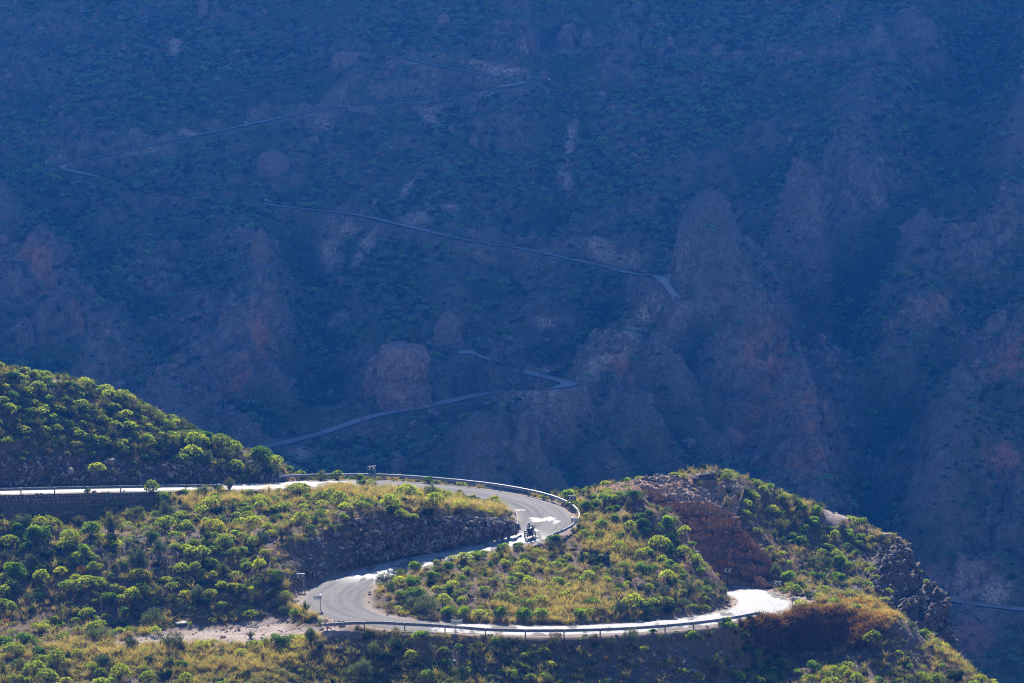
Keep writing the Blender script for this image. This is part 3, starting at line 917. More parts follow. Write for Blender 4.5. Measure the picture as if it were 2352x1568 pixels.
# ------------------------------------------------------------------ air between the hillside and the mountain
def add_haze():
    mb = MB()
    lo, hi = (-415, -40, -182), (415, 1725, 610)
    c = [(lo[i] + hi[i]) / 2 for i in range(3)]
    s = [hi[i] - lo[i] for i in range(3)]
    mb.box(c, s)
    k = NT("haze_air")
    v = k.n("VolumePrincipled", None, Color=(.03, .245, 1.0, 1), Density=.00015, Anisotropy=.5)
    k.t.links.new(v.outputs[0], k.out.inputs['Volume'])
    o = mb.build("haze", k.m)
    tag(o, "thin blue haze filling the air over the whole gorge", None, None, "stuff")
    return o
add_haze()

# ================================================================== PLANTS: shapes
def quads(base, dirs, length, width, rng, curl=.0):
    """leaf blades as quads: (n,3) base points and unit directions"""
    n = len(base)
    side = np.cross(dirs, rng.normal(size=(n, 3)))
    side /= np.linalg.norm(side, axis=1)[:, None] + 1e-9
    L = np.broadcast_to(np.asarray(length, float), (n,))[:, None]
    Wd = np.broadcast_to(np.asarray(width, float), (n,))[:, None] * .5
    mid = base + dirs * L * .55
    tip = base + dirs * L
    tip[:, 2] -= curl * L[:, 0]
    v = np.stack([base, mid + side * Wd, tip, mid - side * Wd], 1).reshape(-1, 3)
    return v, np.arange(n * 4).reshape(n, 4)

def unit(a):
    return a / (np.linalg.norm(a, axis=1)[:, None] + 1e-9)

def twigs(paths, r0, r1):
    vs, fs = [], []
    for pth in paths:
        pth = np.asarray(pth)
        m = len(pth)
        o = len(vs)
        for i, p in enumerate(pth):
            r = r0 + (r1 - r0) * i / (m - 1)
            for k in range(3):
                a = k * 2.094
                vs.append((p[0] + r * math.cos(a), p[1] + r * math.sin(a), p[2]))
        for i in range(m - 1):
            for k in range(3):
                fs.append((o + i * 3 + k, o + i * 3 + (k + 1) % 3, o + i * 3 + 3 + (k + 1) % 3, o + i * 3 + 3 + k))
    return np.array(vs), np.array(fs)

def stem_paths(tips, rng, n, bend=.25):
    out = []
    for t in tips[rng.permutation(len(tips))[:n]]:
        m = t * .5
        m[2] = t[2] * .42
        m = m + rng.normal(size=3) * bend * .12
        m[:2] *= .75
        out.append([(t[0] * .03, t[1] * .03, -.12), m, t])
    return out

def make_crown(kind, seed):
    rng = np.random.default_rng(seed)
    if kind in ("spurge", "bloom"):           # umbrella of leaf rosettes on forking bare stems
        n = 150
        lump = rng.normal(size=(9, 3)); lump[:, 2] = np.abs(lump[:, 2]); lump = unit(lump)
        d = rng.normal(size=(n, 3)); d[:, 2] = np.abs(d[:, 2]) * 1.15 + .05; d = unit(d)
        k = (d @ lump.T).max(1)
        rad = .74 + .26 * sstep(.6, 1, k) + rng.normal(size=n) * .05
        tips = d * rad[:, None] * np.array([1, 1, .72]) + np.array([0, 0, .42])
        m = 9
        base = np.repeat(tips, m, 0)
        dirs = unit(np.repeat(d, m, 0) * .7 + rng.normal(size=(n * m, 3)) * .75 + np.array([0, 0, .45]))
        v, f = quads(base, dirs, rng.uniform(.13, .22, n * m), .062, rng, .12)
        tip = np.repeat(np.where(rng.random(n) < .7, rng.uniform(.45, 1, n), rng.uniform(0, .3, n)), m * 4) * np.tile([.55, .9, 1, .9], n * m)
        shade = np.repeat(np.repeat(rng.random(n) * .6, m) + rng.random(n * m) * .4, 4)
        sp = stem_paths(tips * .97, rng, 34)
        tv, tf = twigs(sp, .034, .012)
    elif kind == "leafy":                     # dense dome of bright clumps
        nl = 17
        c = rng.normal(size=(nl, 3)); c[:, 2] = np.abs(c[:, 2]) * .9; c = unit(c) * rng.uniform(.45, .72, nl)[:, None] * np.array([1, 1, .72]) + np.array([0, 0, .36])
        m = 95
        d = unit(rng.normal(size=(nl * m, 3)) + np.array([0, 0, .55]))
        base = np.repeat(c, m, 0) + d * np.repeat(rng.uniform(.2, .36, nl), m)[:, None] * np.array([1, 1, .7])
        dirs = unit(d + rng.normal(size=d.shape) * .55 + np.array([0, 0, .4]))
        v, f = quads(base, dirs, rng.uniform(.10, .19, nl * m), .075, rng, .15)
        tip = np.repeat(np.repeat(np.where(rng.random(nl) < .55, rng.uniform(.4, .95, nl), rng.uniform(0, .3, nl)), m), 4) * np.tile([.5, .85, 1, .85], nl * m)
        shade = np.repeat(np.repeat(rng.random(nl) * .5, m) + rng.random(nl * m) * .5, 4)
        tv, tf = twigs(stem_paths(c, rng, 15), .04, .016)
    elif kind in ("sage", "dark", "dead"):    # rounded, fine, feathery
        nl = 26 if kind != "dead" else 18
        c = rng.normal(size=(nl, 3)); c[:, 2] = np.abs(c[:, 2]); c = unit(c) * rng.uniform(.35, .78, nl)[:, None] * np.array([1, 1, .85]) + np.array([0, 0, .22])
        m = 64 if kind != "dead" else 40
        d = unit(rng.normal(size=(nl * m, 3)))
        base = np.repeat(c, m, 0) + d * (np.repeat(rng.uniform(.14, .27, nl), m) * rng.uniform(.5, 1, nl * m))[:, None]
        dirs = unit(np.repeat(unit(c + np.array([0, 0, .2])), m, 0) * .8 + d * .5 + np.array([0, 0, .55]) + rng.normal(size=d.shape) * .3)
        v, f = quads(base, dirs, rng.uniform(.12, .24, nl * m), .03 if kind != "dark" else .055, rng, .03)
        tip = np.repeat(np.repeat(rng.uniform(.1, .8, nl), m), 4) * np.tile([.3, .8, 1, .8], nl * m)
        shade = np.repeat(np.repeat(rng.random(nl) * .6, m) + rng.random(nl * m) * .4, 4)
        tv, tf = twigs(stem_paths(c * 1.05, rng, 20), .026, .009)
    else:                                     # broom: upright fan of twigs with thin foliage
        nt = 46
        a = rng.uniform(0, 6.283, nt); e = rng.uniform(.0, .8, nt) ** .8
        tips = np.stack([np.cos(a) * e, np.sin(a) * e, rng.uniform(.9, 1.55, nt) * (1 - .35 * e)], 1)
        m = 30
        t = rng.uniform(.45, 1.05, nt * m)
        tp = np.repeat(tips, m, 0)
        base = tp * t[:, None]
        base[:, :2] *= (t ** .7)[:, None]
        base += rng.normal(size=base.shape) * .045
        dirs = unit(unit(tp) + rng.normal(size=tp.shape) * .55)
        v, f = quads(base, dirs, rng.uniform(.09, .18, nt * m), .04, rng, .05)
        tip = np.repeat(np.repeat(rng.uniform(.1, .8, nt), m), 4) * np.tile([.3, .8, 1, .8], nt * m)
        shade = np.repeat(np.repeat(rng.random(nt) * .5, m) + rng.random(nt * m) * .5, 4)
        tv, tf = twigs(stem_paths(tips, rng, 40), .03, .01)
    return (v, f, tip, shade), (tv, tf)

M_STEM = plain("grey_brown_twig", (.13, .095, .07), .9, var=.25)
LEAF = {
    "spurge": m_leaf("yellow_green_spurge_leaf", (.11, .15, .022), (.26, .31, .04), (.62, .63, .075), .45),
    "bloom": m_leaf("yellow_flowering_spurge_leaf", (.16, .17, .025), (.34, .32, .03), (.62, .56, .035), .45),
    "leafy": m_leaf("fresh_green_leaf", (.045, .095, .015), (.14, .225, .03), (.42, .52, .06), .45),
    "sage": m_leaf("grey_green_sage_leaf", (.085, .108, .060), (.165, .19, .11), (.26, .285, .165), .28),
    "dark": m_leaf("dark_olive_leaf", (.022, .038, .012), (.05, .072, .02), (.10, .125, .032), .3),
    "broom": m_leaf("olive_broom_leaf", (.065, .072, .022), (.14, .14, .04), (.25, .235, .065), .35),
    "dead": m_leaf("withered_brown_leaf", (.12, .078, .046), (.24, .165, .10), (.33, .235, .145), .3),
    "rust": m_leaf("rust_orange_leaf", (.22, .075, .02), (.40, .155, .035), (.46, .20, .05), .35, .2),
}
NVAR = {"spurge": 5, "bloom": 3, "leafy": 5, "sage": 5, "dark": 3, "broom": 4, "dead": 3, "rust": 2}
PROTO = {}
for ki, (kind, nv) in enumerate(NVAR.items()):
    PROTO[kind] = []
    for s in range(nv):
        (v, f, tip, shade), (tv, tf) = make_crown("dead" if kind == "rust" else kind, 100 * ki + s)
        crown = mesh_np(kind + "_foliage", v, f, [LEAF[kind]], {"tip": tip, "shade": shade}, False)
        stem = mesh_np(kind + "_stems", tv, tf, [M_STEM], None, False)
        whole = mesh_np(kind + "_plant", np.vstack([v, tv]), np.vstack([f, tf + len(v)]), [LEAF[kind], M_STEM],
                        {"tip": np.r_[tip, np.zeros(len(tv))], "shade": np.r_[shade, np.zeros(len(tv))]}, False, np.r_[np.zeros(len(f)), np.ones(len(tf))])
        PROTO[kind].append((crown, stem, whole))

# ------------------------------------------------------------------ where the plants stand (read off the photograph, crown centre and radius)
VIEWS = {"A": (0, 1062.3, .1709), "B": (344.5, 1062.3, .1709), "C": (0, 1292, .17614), "D": (344.5, 1292, .17614), "E": (746.5, 1091, .1709), "F": (1091, 1091, .1709),
         "G": (803.9, 1234.5, .2128), "H": (1205.8, 1234.5, .2128), "I": (1435.5, 1062.3, .2197), "J": (1837.4, 1148.4, .2677), "K": (1550.3, 1263.2, .1945), "L": (0, 815.4, .3398)}
KEY = {"s": "spurge", "y": "bloom", "l": "leafy", "g": "sage", "k": "dark", "b": "broom", "d": "dead", "o": "rust"}
PLANTS = """
A 610,820,170y 500,990,170l 130,1060,110s 300,770,200g 40,780,50s 1220,930,150l 1500,770,200b 1500,1030,130k 1050,750,90b 940,1030,120s 880,1130,110s 1030,1270,100s 1120,1190,100l 430,1300,150g 180,1440,140l 800,1340,70l
A 1100,1420,100o 1250,1430,80s 1720,1050,80s 1830,660,110g 2030,400,100s 2200,470,90l 2040,980,110l 2250,680,140g 2150,1160,140g 2230,830,110s 1850,1330,150g 1900,1220,80g 1640,1345,55s 1400,1320,60g 1180,390,45l 730,110,65g 1310,70,90s 1500,100,100g 1780,90,100g 2100,130,80g 2280,150,90g
A 60,1250,90b 350,1130,100l 480,1440,90l 640,1240,110k 1200,1250,70s 1330,1090,70b 600,960,90l 780,930,70d 250,900,110l 20,1120,60k 780,1180,80k 1000,1100,60d
B 700,400,120g 880,310,95l 1030,290,80b 890,470,85l 800,560,90s 1330,380,60s 1490,400,55d 2000,350,140s 1545,475,55s 1680,490,70l 1800,570,110s 1680,610,85s 1490,570,65s 1390,510,50s 2075,590,70s 1340,620,55s 1235,560,80l 1110,590,100b 1380,800,95s 1565,850,75s 1625,940,70s 2040,730,110s 2190,760,70l 2310,450,110s
B 2310,660,60l 2320,780,55l 660,740,110k 860,830,100y 930,900,80y 1130,820,30s 1150,900,80k 1010,990,110y 1230,970,70s 1480,990,110g 1400,1080,90s 990,1090,110s 820,1110,80k 590,1080,90s 490,1150,70s 350,1100,75s 700,1210,110s 560,1210,80s 1130,1230,75s 800,1320,100s 610,1430,85s 420,1440,90s 1530,1200,60s
B 1670,1300,40s 1800,1390,40g 2010,1420,40g 1890,1010,40g 1850,1100,25s 980,1440,90b 1650,1480,70s 480,580,90g 1180,750,70g 1700,850,50g 1840,860,80d 250,840,80y 400,900,80k 500,930,70d 700,900,70b 760,980,80k 900,640,100k 1250,1050,90d 1350,1200,80k 1230,1300,60d 1010,600,70b 1770,950,70b 2150,600,60b 1900,460,70d 2080,480,60d 1330,700,60s 1300,1380,90s 1480,1390,80s 880,1190,70g 380,700,90k
C 1180,220,170s 540,210,90s 150,290,85s 50,200,70s 60,380,80s 250,150,130l 470,310,55g 520,350,35s 910,340,130s 370,490,105g 760,480,80b 890,525,40s 980,590,55s 1150,580,75s 1240,500,60y 60,560,90s 150,600,70s 310,650,60g 1470,210,55g 1490,300,60s 1430,470,110l 1810,160,100y 1840,310,130s 1730,430,100s
C 1590,350,50y 2180,200,75s 2080,350,70b 1790,480,70y 2040,520,60l 1740,600,90g 2000,680,190g 1560,770,130k 1160,690,90g 1380,720,55s 1300,890,190g 1230,870,90s 880,880,70g 330,980,120l 540,830,120y 50,1000,110l 180,1120,120s 520,1150,110l 380,1080,50g 820,1040,70g 1040,1080,90g 700,1110,70s 770,1190,60l 520,1240,75s
C 740,1290,115s 870,1290,60s 1020,1200,65s 1100,1340,40g 1340,1290,150g 460,1390,120s 1200,1370,70s 1000,1420,50y 1300,1450,75s 1570,1450,110s 1480,1470,60s 620,1500,110s 190,1510,95y 1310,1540,100s 860,1520,70s 1870,1370,75s 1930,1490,90s 1720,1070,110g 1900,1140,90l 1950,1250,90g 2190,1040,120g 2200,1300,90g 2150,1470,110k
C 240,1300,130g 700,1380,80b 60,1210,70y 1240,1150,60d 530,440,55d 250,370,70b 1000,450,60d 330,1480,70g 40,1420,90b 860,1420,80b 960,1130,60b 130,1230,70d 1500,1180,80b 1590,1180,80b 1400,300,60g 1200,400,70b 640,260,45d 640,700,40d 1020,760,60d 80,730,70o 1060,400,60k 2120,470,60b
D 310,1050,150g 410,1350,85l 460,1540,90s 210,1480,110k 230,1310,80g 820,1150,55g 940,1160,60g 1190,1160,100s 1310,930,60b 1340,1050,80k 1730,1140,75s 1590,1210,45g 1840,1200,60g 1900,1110,65y 2090,940,130g 1700,1030,130l 1060,1360,40k 800,1290,40g 1080,1060,90g 620,420,130g 460,420,70y 300,460,110b 590,70,80s
D 410,90,85s 230,200,75s 120,360,70b 690,130,50s 820,170,55s 960,110,95b 690,260,85k 360,260,60l 940,300,65s 1110,290,75y 1190,360,70s 1400,290,95g 1600,150,65s 1540,400,40s 1060,350,70g 1270,240,50l 910,560,90g 1080,680,70g 480,580,75g 1380,500,70g 1750,60,40s 1750,620,85g 1910,610,60g 2030,570,90b 1690,350,35g 60,680,130g
D 1250,50,130b 450,1100,60b 560,1200,50g 640,1100,50b 2200,1080,80k 2050,1190,80g 1480,1240,60b 1180,1230,70k 1700,1420,80b 1500,1480,60b 1250,1300,50b 2100,1480,60b 1980,1400,50s 640,180,60k 780,60,70k 330,70,80k 520,260,60k 760,380,80k 1130,430,60b 700,500,90k 1420,150,60d
E 190,370,115s 80,240,70s 90,90,80l 370,320,40s 475,335,65s 590,410,60s 860,390,120s 520,60,60l 400,90,70l 620,120,75s 1100,230,120s 1230,270,70s 1430,220,130g 1640,270,90s 1790,290,65s 1810,230,70g 1470,360,110s 1380,500,85k 1980,330,60l 2100,350,60g 2260,470,60l 860,250,50s 740,310,50b 1050,550,95s 1200,530,65s
E 1500,610,50l 240,540,60l 290,590,40s 20,620,50l 1400,80,90l 570,500,70d 600,300,50d 1850,890,50l 860,950,50g 890,800,25s 2040,1050,110l 1570,1090,55s 1080,1210,85l 850,1270,80l 740,1360,125g 1270,1130,45s 1430,1340,100l 1190,1430,110l 1250,1390,60s 1660,1240,80l 1850,1110,60s 1920,1270,75s 2220,1190,50l 2130,1250,50l 2270,1100,50s 2200,390,50d 640,250,50d 380,440,45d 250,260,40d 1560,300,60k 880,480,80k
F 1060,880,125l 510,910,75l 385,970,75l 60,1020,65l 330,320,55y 920,290,45s 1250,260,100l 1460,230,40g 1780,290,110l 1740,350,60s 2130,290,110l 1820,465,60l 1900,420,65l 2230,530,90l 2330,490,60l 1490,440,100l 1450,490,70g 1620,530,60l 1320,390,70l 1880,570,60l 1700,660,90l 1860,650,50g 2080,690,80s 2250,660,95l 2300,740,90l
F 1500,740,85l 1680,800,80l 1960,840,85l 2090,790,85l 1960,750,45s 1610,1110,75l 1760,880,70s 670,1090,80s 650,1200,90s 600,1290,80s 580,1340,60s 700,1380,40s 900,1160,65s 1080,1190,90l 1150,1150,60s 1000,1230,45s 1240,1090,50s 1300,1250,80s 1430,1130,80g 1535,1340,55l 1125,1420,80l 840,1440,50s 1700,1225,45l 1820,1260,75g
F 1930,990,90s 2000,1190,90s 2260,1260,120l 2230,1060,60s 2110,1080,50s 400,1180,70s 200,1200,60l 120,1250,55l 260,1110,50s 1260,1490,50s 450,1480,50s 260,970,55g 560,970,60g 480,1180,70g 1570,400,60b 2050,390,60b 1740,480,60b 2030,560,60d 2180,850,60b 1480,620,50d 760,1130,60d 1600,1230,70k 1040,1000,70k 330,1040,60k 2300,900,60g 1620,380,80l 1990,310,60g 2080,1380,60b 1750,1120,70k 880,1260,50k
G 650,480,100l 720,450,60s 880,390,85l 700,590,110l 690,700,110g 830,740,120g 930,540,45s 1080,545,55l 1200,600,70s 1010,690,75s 1210,680,50s 930,640,45g 1410,740,50s 1660,640,90s 1890,580,60b 1070,790,100l 1220,800,95l 1400,810,90s 1620,840,95l 1880,840,90l 2050,830,80l 1800,720,60s 1920,720,80s 2060,700,70s 450,720,50g 530,610,45l 440,550,50g 410,640,40d 1710,520,40s 2030,480,40s 1250,360,70g 980,350,60g 1860,520,60k 870,480,60k 1700,290,50s 1460,390,40g 1430,620,40d 1530,640,40d
G 770,1040,95l 1010,1230,55s 1030,1350,60l 655,1280,65s 470,1140,100g 250,1220,100g 1570,1150,70l 1690,1150,70g 1900,1260,60s 1880,1400,40l 1740,1490,70l 1540,1360,40s 100,1430,130g 340,1480,70g 890,1510,40s 1310,1540,25s 1480,1380,25o 30,1240,80g 560,1180,90k 380,1310,90k 520,1400,70k 700,1370,60k 1330,1250,60b 1780,1130,60b 1560,1240,60k 330,1060,80d 480,1020,70d 1200,1100,50d 1800,1380,60k 1950,1500,60b 200,1060,80k 1460,1060,50d
H 440,610,70s 170,690,60b 720,700,75l 600,830,75l 700,800,70s 930,770,50l 1040,760,90g 1170,730,100s 1260,670,110g 1480,660,110g 1500,560,90g 1700,680,110g 1800,570,120g 1310,790,90g 1980,510,90g 2130,580,70g 2120,680,60g 850,780,60d 130,800,90l 30,820,70l 280,860,60d 680,650,40s 1540,430,70s 1700,400,60l 1890,340,80l 1730,500,50l 1390,410,50l 1930,600,90g 1600,480,60l 1340,550,50s 1400,520,70g
H 1790,1060,85l 1480,1080,40s 1380,1000,50l 1150,1060,90g 740,1090,80d 450,1310,35l 1290,1215,40l 1900,1080,35s 1980,1340,50g 2060,1400,110b 1870,1500,80s 2130,900,60l 310,1090,100d 200,1200,70b 930,1160,80b 500,1150,60b 1000,560,40s 1000,640,40b 1100,370,60b 740,530,40g 590,560,50b 1620,650,60b 1560,770,80k 1400,880,60k
I 1070,160,60s 920,130,50s 1250,530,50s 1370,710,35s 1540,510,60s 1310,300,80l 1200,320,50b 1340,350,60s 1060,420,40b 1440,280,40s 1500,330,40s 1640,380,50s 1800,410,40s 1990,510,70l 1960,600,70l 1880,720,70l 1830,820,90l 1640,830,65g 1640,670,90b 1750,780,60l 1560,1120,80g 1710,1190,80l 1770,1330,75s 1670,1310,55d 2010,1170,90l 1970,1040,80g 1490,650,45g 1880,900,50l
I 410,540,45g 450,650,95l 620,730,60s 470,770,100l 700,840,50l 360,870,100s 500,930,70l 610,950,75s 710,940,60g 450,1060,75l 750,1030,60s 780,1120,70l 820,1080,40s 440,1210,70s 610,1180,65l 300,1100,60l 280,950,40l 390,1000,50s 540,1110,50s 640,730,60b 330,690,60g 560,840,60b 1090,280,40k 1260,260,50b 1700,450,50b 1860,480,60l 1770,640,60b 1820,560,50b 1570,750,40b 500,100,30s 620,120,40s 1000,110,40b
J 520,150,45l 130,120,60l 120,220,55l 360,220,35b 410,260,50l 260,250,35l 300,310,45s 235,390,55l 400,380,45l 50,280,55l 30,380,50g 520,320,40l 610,320,35l 580,395,25s 720,330,40g 210,520,70g 340,540,80l 190,640,95l 350,670,60l 210,690,55b 445,690,28s 610,590,35s 660,640,35s 515,540,30s 770,770,40s 730,840,35s 940,890,18s 1080,695,25s 1010,600,30s 1060,1130,55l 1175,1265,25s 615,1200,65s 960,1075,45g
J 120,1420,75l 300,1460,60s 420,1500,50s 230,1560,50s 490,1550,50s 950,1550,70g 1080,1560,50s 1330,1520,80k 1180,1540,50s 1640,1520,60l 1730,1530,60s 1850,1540,80y 1540,1540,60y 480,460,35g 430,570,40s 250,760,60d 330,800,50d 470,800,35s 860,480,25b 700,420,25b 760,560,25b
K 600,880,80l 680,900,60l 520,850,50g 820,790,50l 790,870,60d 790,1010,85y 400,960,80b 450,1320,60g 460,1400,120l 620,1310,90b 740,1230,70s 830,1190,80l 980,1180,70l 930,1280,80l 1100,1300,80l 980,1400,90l 1150,1440,80l 1260,1330,90l 680,1440,80l 760,1500,80l 420,1500,70b 250,1500,70s 960,1520,70s 1440,1430,70l 1640,1380,100l 1900,1420,80s 1260,1510,70l 1620,1530,60s 1850,1540,80s 2040,1480,60s 1130,1530,70s 850,1410,60k 1060,1220,60k
L 365,75,32l 325,85,18g 325,130,26l 545,140,38l 455,130,22b 130,118,22b 35,210,34s 140,300,40s 350,340,40b 640,215,45g 760,230,38g 720,345,50s 620,310,44b 880,290,40s 985,325,30s 930,380,36g 1060,400,40s 1140,420,34l 800,420,50s 560,330,44s 440,300,40s 250,360,44s 60,370,60s 190,390,40s 330,420,44s 470,410,46s 90,440,36g 560,470,44s 690,440,40s 960,470,48g 1000,480,40y 860,500,44s 740,520,46s 620,500,40s 500,500,44s 380,500,40s 270,470,40s 170,470,44g 215,535,44g 285,535,40s 400,560,36s 510,600,56y 620,620,24g 800,610,40g 740,570,40y 690,610,36s 880,590,44s 1030,590,40s 1150,560,46y 1090,520,40s
L 280,595,40g 290,650,36b 210,670,36g 100,670,34g 150,690,26s 200,715,26o 455,670,42g 370,690,34g 640,690,36s 660,760,46s 770,770,52g 900,770,52g 910,655,30b 900,660,24y 915,715,50l 960,700,16l 1060,785,40s 1140,800,50g 600,710,26y 375,785,34g 550,740,32g 380,195,20b 470,185,34b 215,190,24g 1170,500,30b 1030,440,26b 1100,460,30s
"""
EXTRA = """580,1062,34b 625,1075,20g 600,1045,24l 630,1063,18s 520,1038,26g 505,1018,22s 470,1003,20l 440,1042,22s 470,1050,24g 500,1060,20y 540,1070,18s 665,1077,10l 690,1083,12s 740,1082,24g 420,1050,18s 400,1020,22b 450,1020,20s 560,1090,14s 430,1085,10g 780,1088,12s"""

LANDMARKS = [("motorcycle", 1215, 1230), ("cactus clump", 1368, 1268), ("white boulder", 1152, 1196), ("brown boulder", 822, 1214), ("stone wall", 170, 1160), ("cliff chevrons", 1670, 1307), ("rust-coloured bank", 1870, 1425),
             ("dark crag", 2110, 1390), ("pale slab", 416, 1430), ("tilted sign-back", 728, 1375), ("twin sign-backs", 1048, 1428), ("bank-foot chevrons", 692, 1313), ("valley-side chevrons", 853, 1087), ("lower rail's end", 742, 1435),
             ("upper rail's tip", 684, 1096), ("summit boulder", 1625, 1080), ("red-brown boulder", 1873, 1380), ("ledge boulder", 1465, 1338), ("round grey boulder", 588, 1402), ("split boulder", 676, 1381), ("hilltop", 60, 835),
             ("grey landslip", 2000, 1500), ("corner chevrons", 1822, 1376), ("hairpin chevrons", 1312, 1143), ("rust-orange bush", 190, 1305), ("stony gully", 1250, 1500), ("bare saddle", 1925, 1185), ("scree slope", 1560, 1500), ("rock tip", 285, 905)]
LM = np.array([[l[1], l[2]] for l in LANDMARKS], float)
ORD = "first second third fourth fifth sixth seventh eighth ninth tenth eleventh twelfth thirteenth fourteenth fifteenth sixteenth seventeenth eighteenth nineteenth twentieth".split()
LOOK = {"spurge": ("spurge_bush", "umbrella-shaped yellow-green spurge", "spurge bush"), "bloom": ("flowering_spurge", "yellow-flowering spurge", "spurge bush"), "leafy": ("leafy_bush", "bright green leafy bush", "green bush"),
        "sage": ("sage_bush", "rounded grey-green sage bush", "sage bush"), "dark": ("dark_bush", "dark olive shady bush", "dark bush"), "broom": ("broom_bush", "olive-brown twiggy broom", "broom bush"),
        "dead": ("withered_bush", "withered brown bush", "withered bush"), "rust": ("rusty_bush", "rust-orange dry bush", "dry bush")}

spots = []
for ln in PLANTS.strip().splitlines():
    key, rest = ln.split(" ", 1)
    ox, oy, k = VIEWS[key]
    for t in rest.split():
        x, y, r = t[:-1].split(",")
        kd = KEY[t[-1]]
        if key == "L":
            k_ = random.random()
            if kd == "spurge":
                kd = "spurge" if k_ < .5 else "leafy" if k_ < .62 else "broom" if k_ < .8 else "sage" if k_ < .9 else "dark"
            spots.append((ox + float(x) * k, oy + float(y) * k, float(r) * k * random.uniform(.5, .95), kd))
            continue
        spots.append((ox + float(x) * k, oy + float(y) * k, float(r) * k, kd))
for t in EXTRA.split():
    x, y, r = t[:-1].split(",")
    spots.append((float(x), float(y), float(r), KEY[t[-1]]))
uniq = []
for s in spots:
    if all(math.hypot(s[0] - q[0], s[1] - q[1]) > .55 * min(s[2], q[2]) + 1.5 for q in uniq):
        uniq.append(s)
spots = uniq
placed = []
for (u, v, r, kind) in spots:
    up = {"broom": .9, "spurge": .62, "bloom": .62}.get(kind, .55)
    h = hit(u, min(v + r * up, 1600))
    if h is None:
        h = hit(u, v + r * up + 8)
    if h is None:
        continue
    dist, ri_ = road_near(np.array([[h.x, h.y]]))
    ppm = FPX / h.y
    rad = r / ppm
    if dist[0] < HW[ri_[0]] + .35:
        sd = float(((np.array([h.x, h.y]) - ROAD[ri_[0], :2]) * ROAD_N[ri_[0]]).sum())
        sg = 1 if sd >= 0 else -1
        h.x, h.y = ROAD[ri_[0], :2] + ROAD_N[ri_[0]] * sg * (HW[ri_[0]] + .5)
        h.z = float(ground_z(h.x, h.y))
    placed.append([u, v, r, kind, h, rad * (1.16 if r < 45 else 1.1)])
# labels: which plant of its kind, counted from one landmark towards another
def bearing_labels(items):
    book = {}
    for i, (u, v, kind) in enumerate(items):
        d = np.hypot(LM[:, 0] - u, LM[:, 1] - v)
        a = int(d.argmin())
        w = np.array([u, v]) - LM[a]
        t = LM - LM[a]
        L = np.hypot(t[:, 0], t[:, 1])
        cosv = (t @ w) / (np.maximum(L, 1e-6) * max(np.hypot(*w), 1e-6))
        cosv[(L < 1) | (L > 700)] = -2
        b = int(cosv.argmax())
        book.setdefault((kind, a, b), []).append((d[a], i))
    out = [None] * len(items)
    for (kind, a, b), l in book.items():
        l.sort()
        for n, (_, i) in enumerate(l):
            out[i] = f"{LOOK[kind][1]}, {ORD[n] if n < 20 else str(n + 1) + 'th'} from the {LANDMARKS[a][0]} towards the {LANDMARKS[b][0]}"
    return out
labs = bearing_labels([(p[0], p[1], p[3]) for p in placed])
GROUPS = {k: LOOK[k][2].replace("bush", "bushes") + " on the hillside" for k in LOOK}
prng = random.Random(5)
for (u, v, r, kind, h, rad), lab in zip(placed, labs):
    crown, stem, whole = prng.choice(PROTO[kind])
    name, _, cat = LOOK[kind]
    sq = prng.uniform(.72, 1.45)
    rot = (prng.uniform(-.1, .1), prng.uniform(-.1, .1), prng.uniform(0, 6.28))
    loc = (h.x, h.y, h.z - .05)
    if r > 10:
        t = thing(name, lab, cat, loc, rot, GROUPS[kind])
        t.scale = (rad * prng.uniform(.85, 1.25), rad * prng.uniform(.85, 1.15), rad * sq)
        link("foliage", crown, t)
        link("stems", stem, t)
    else:
        t = link(name, whole, None, loc, lab, cat, GROUPS[kind])
        t.rotation_euler = rot
        t.scale = (rad * prng.uniform(.85, 1.25), rad * prng.uniform(.85, 1.15), rad * sq)

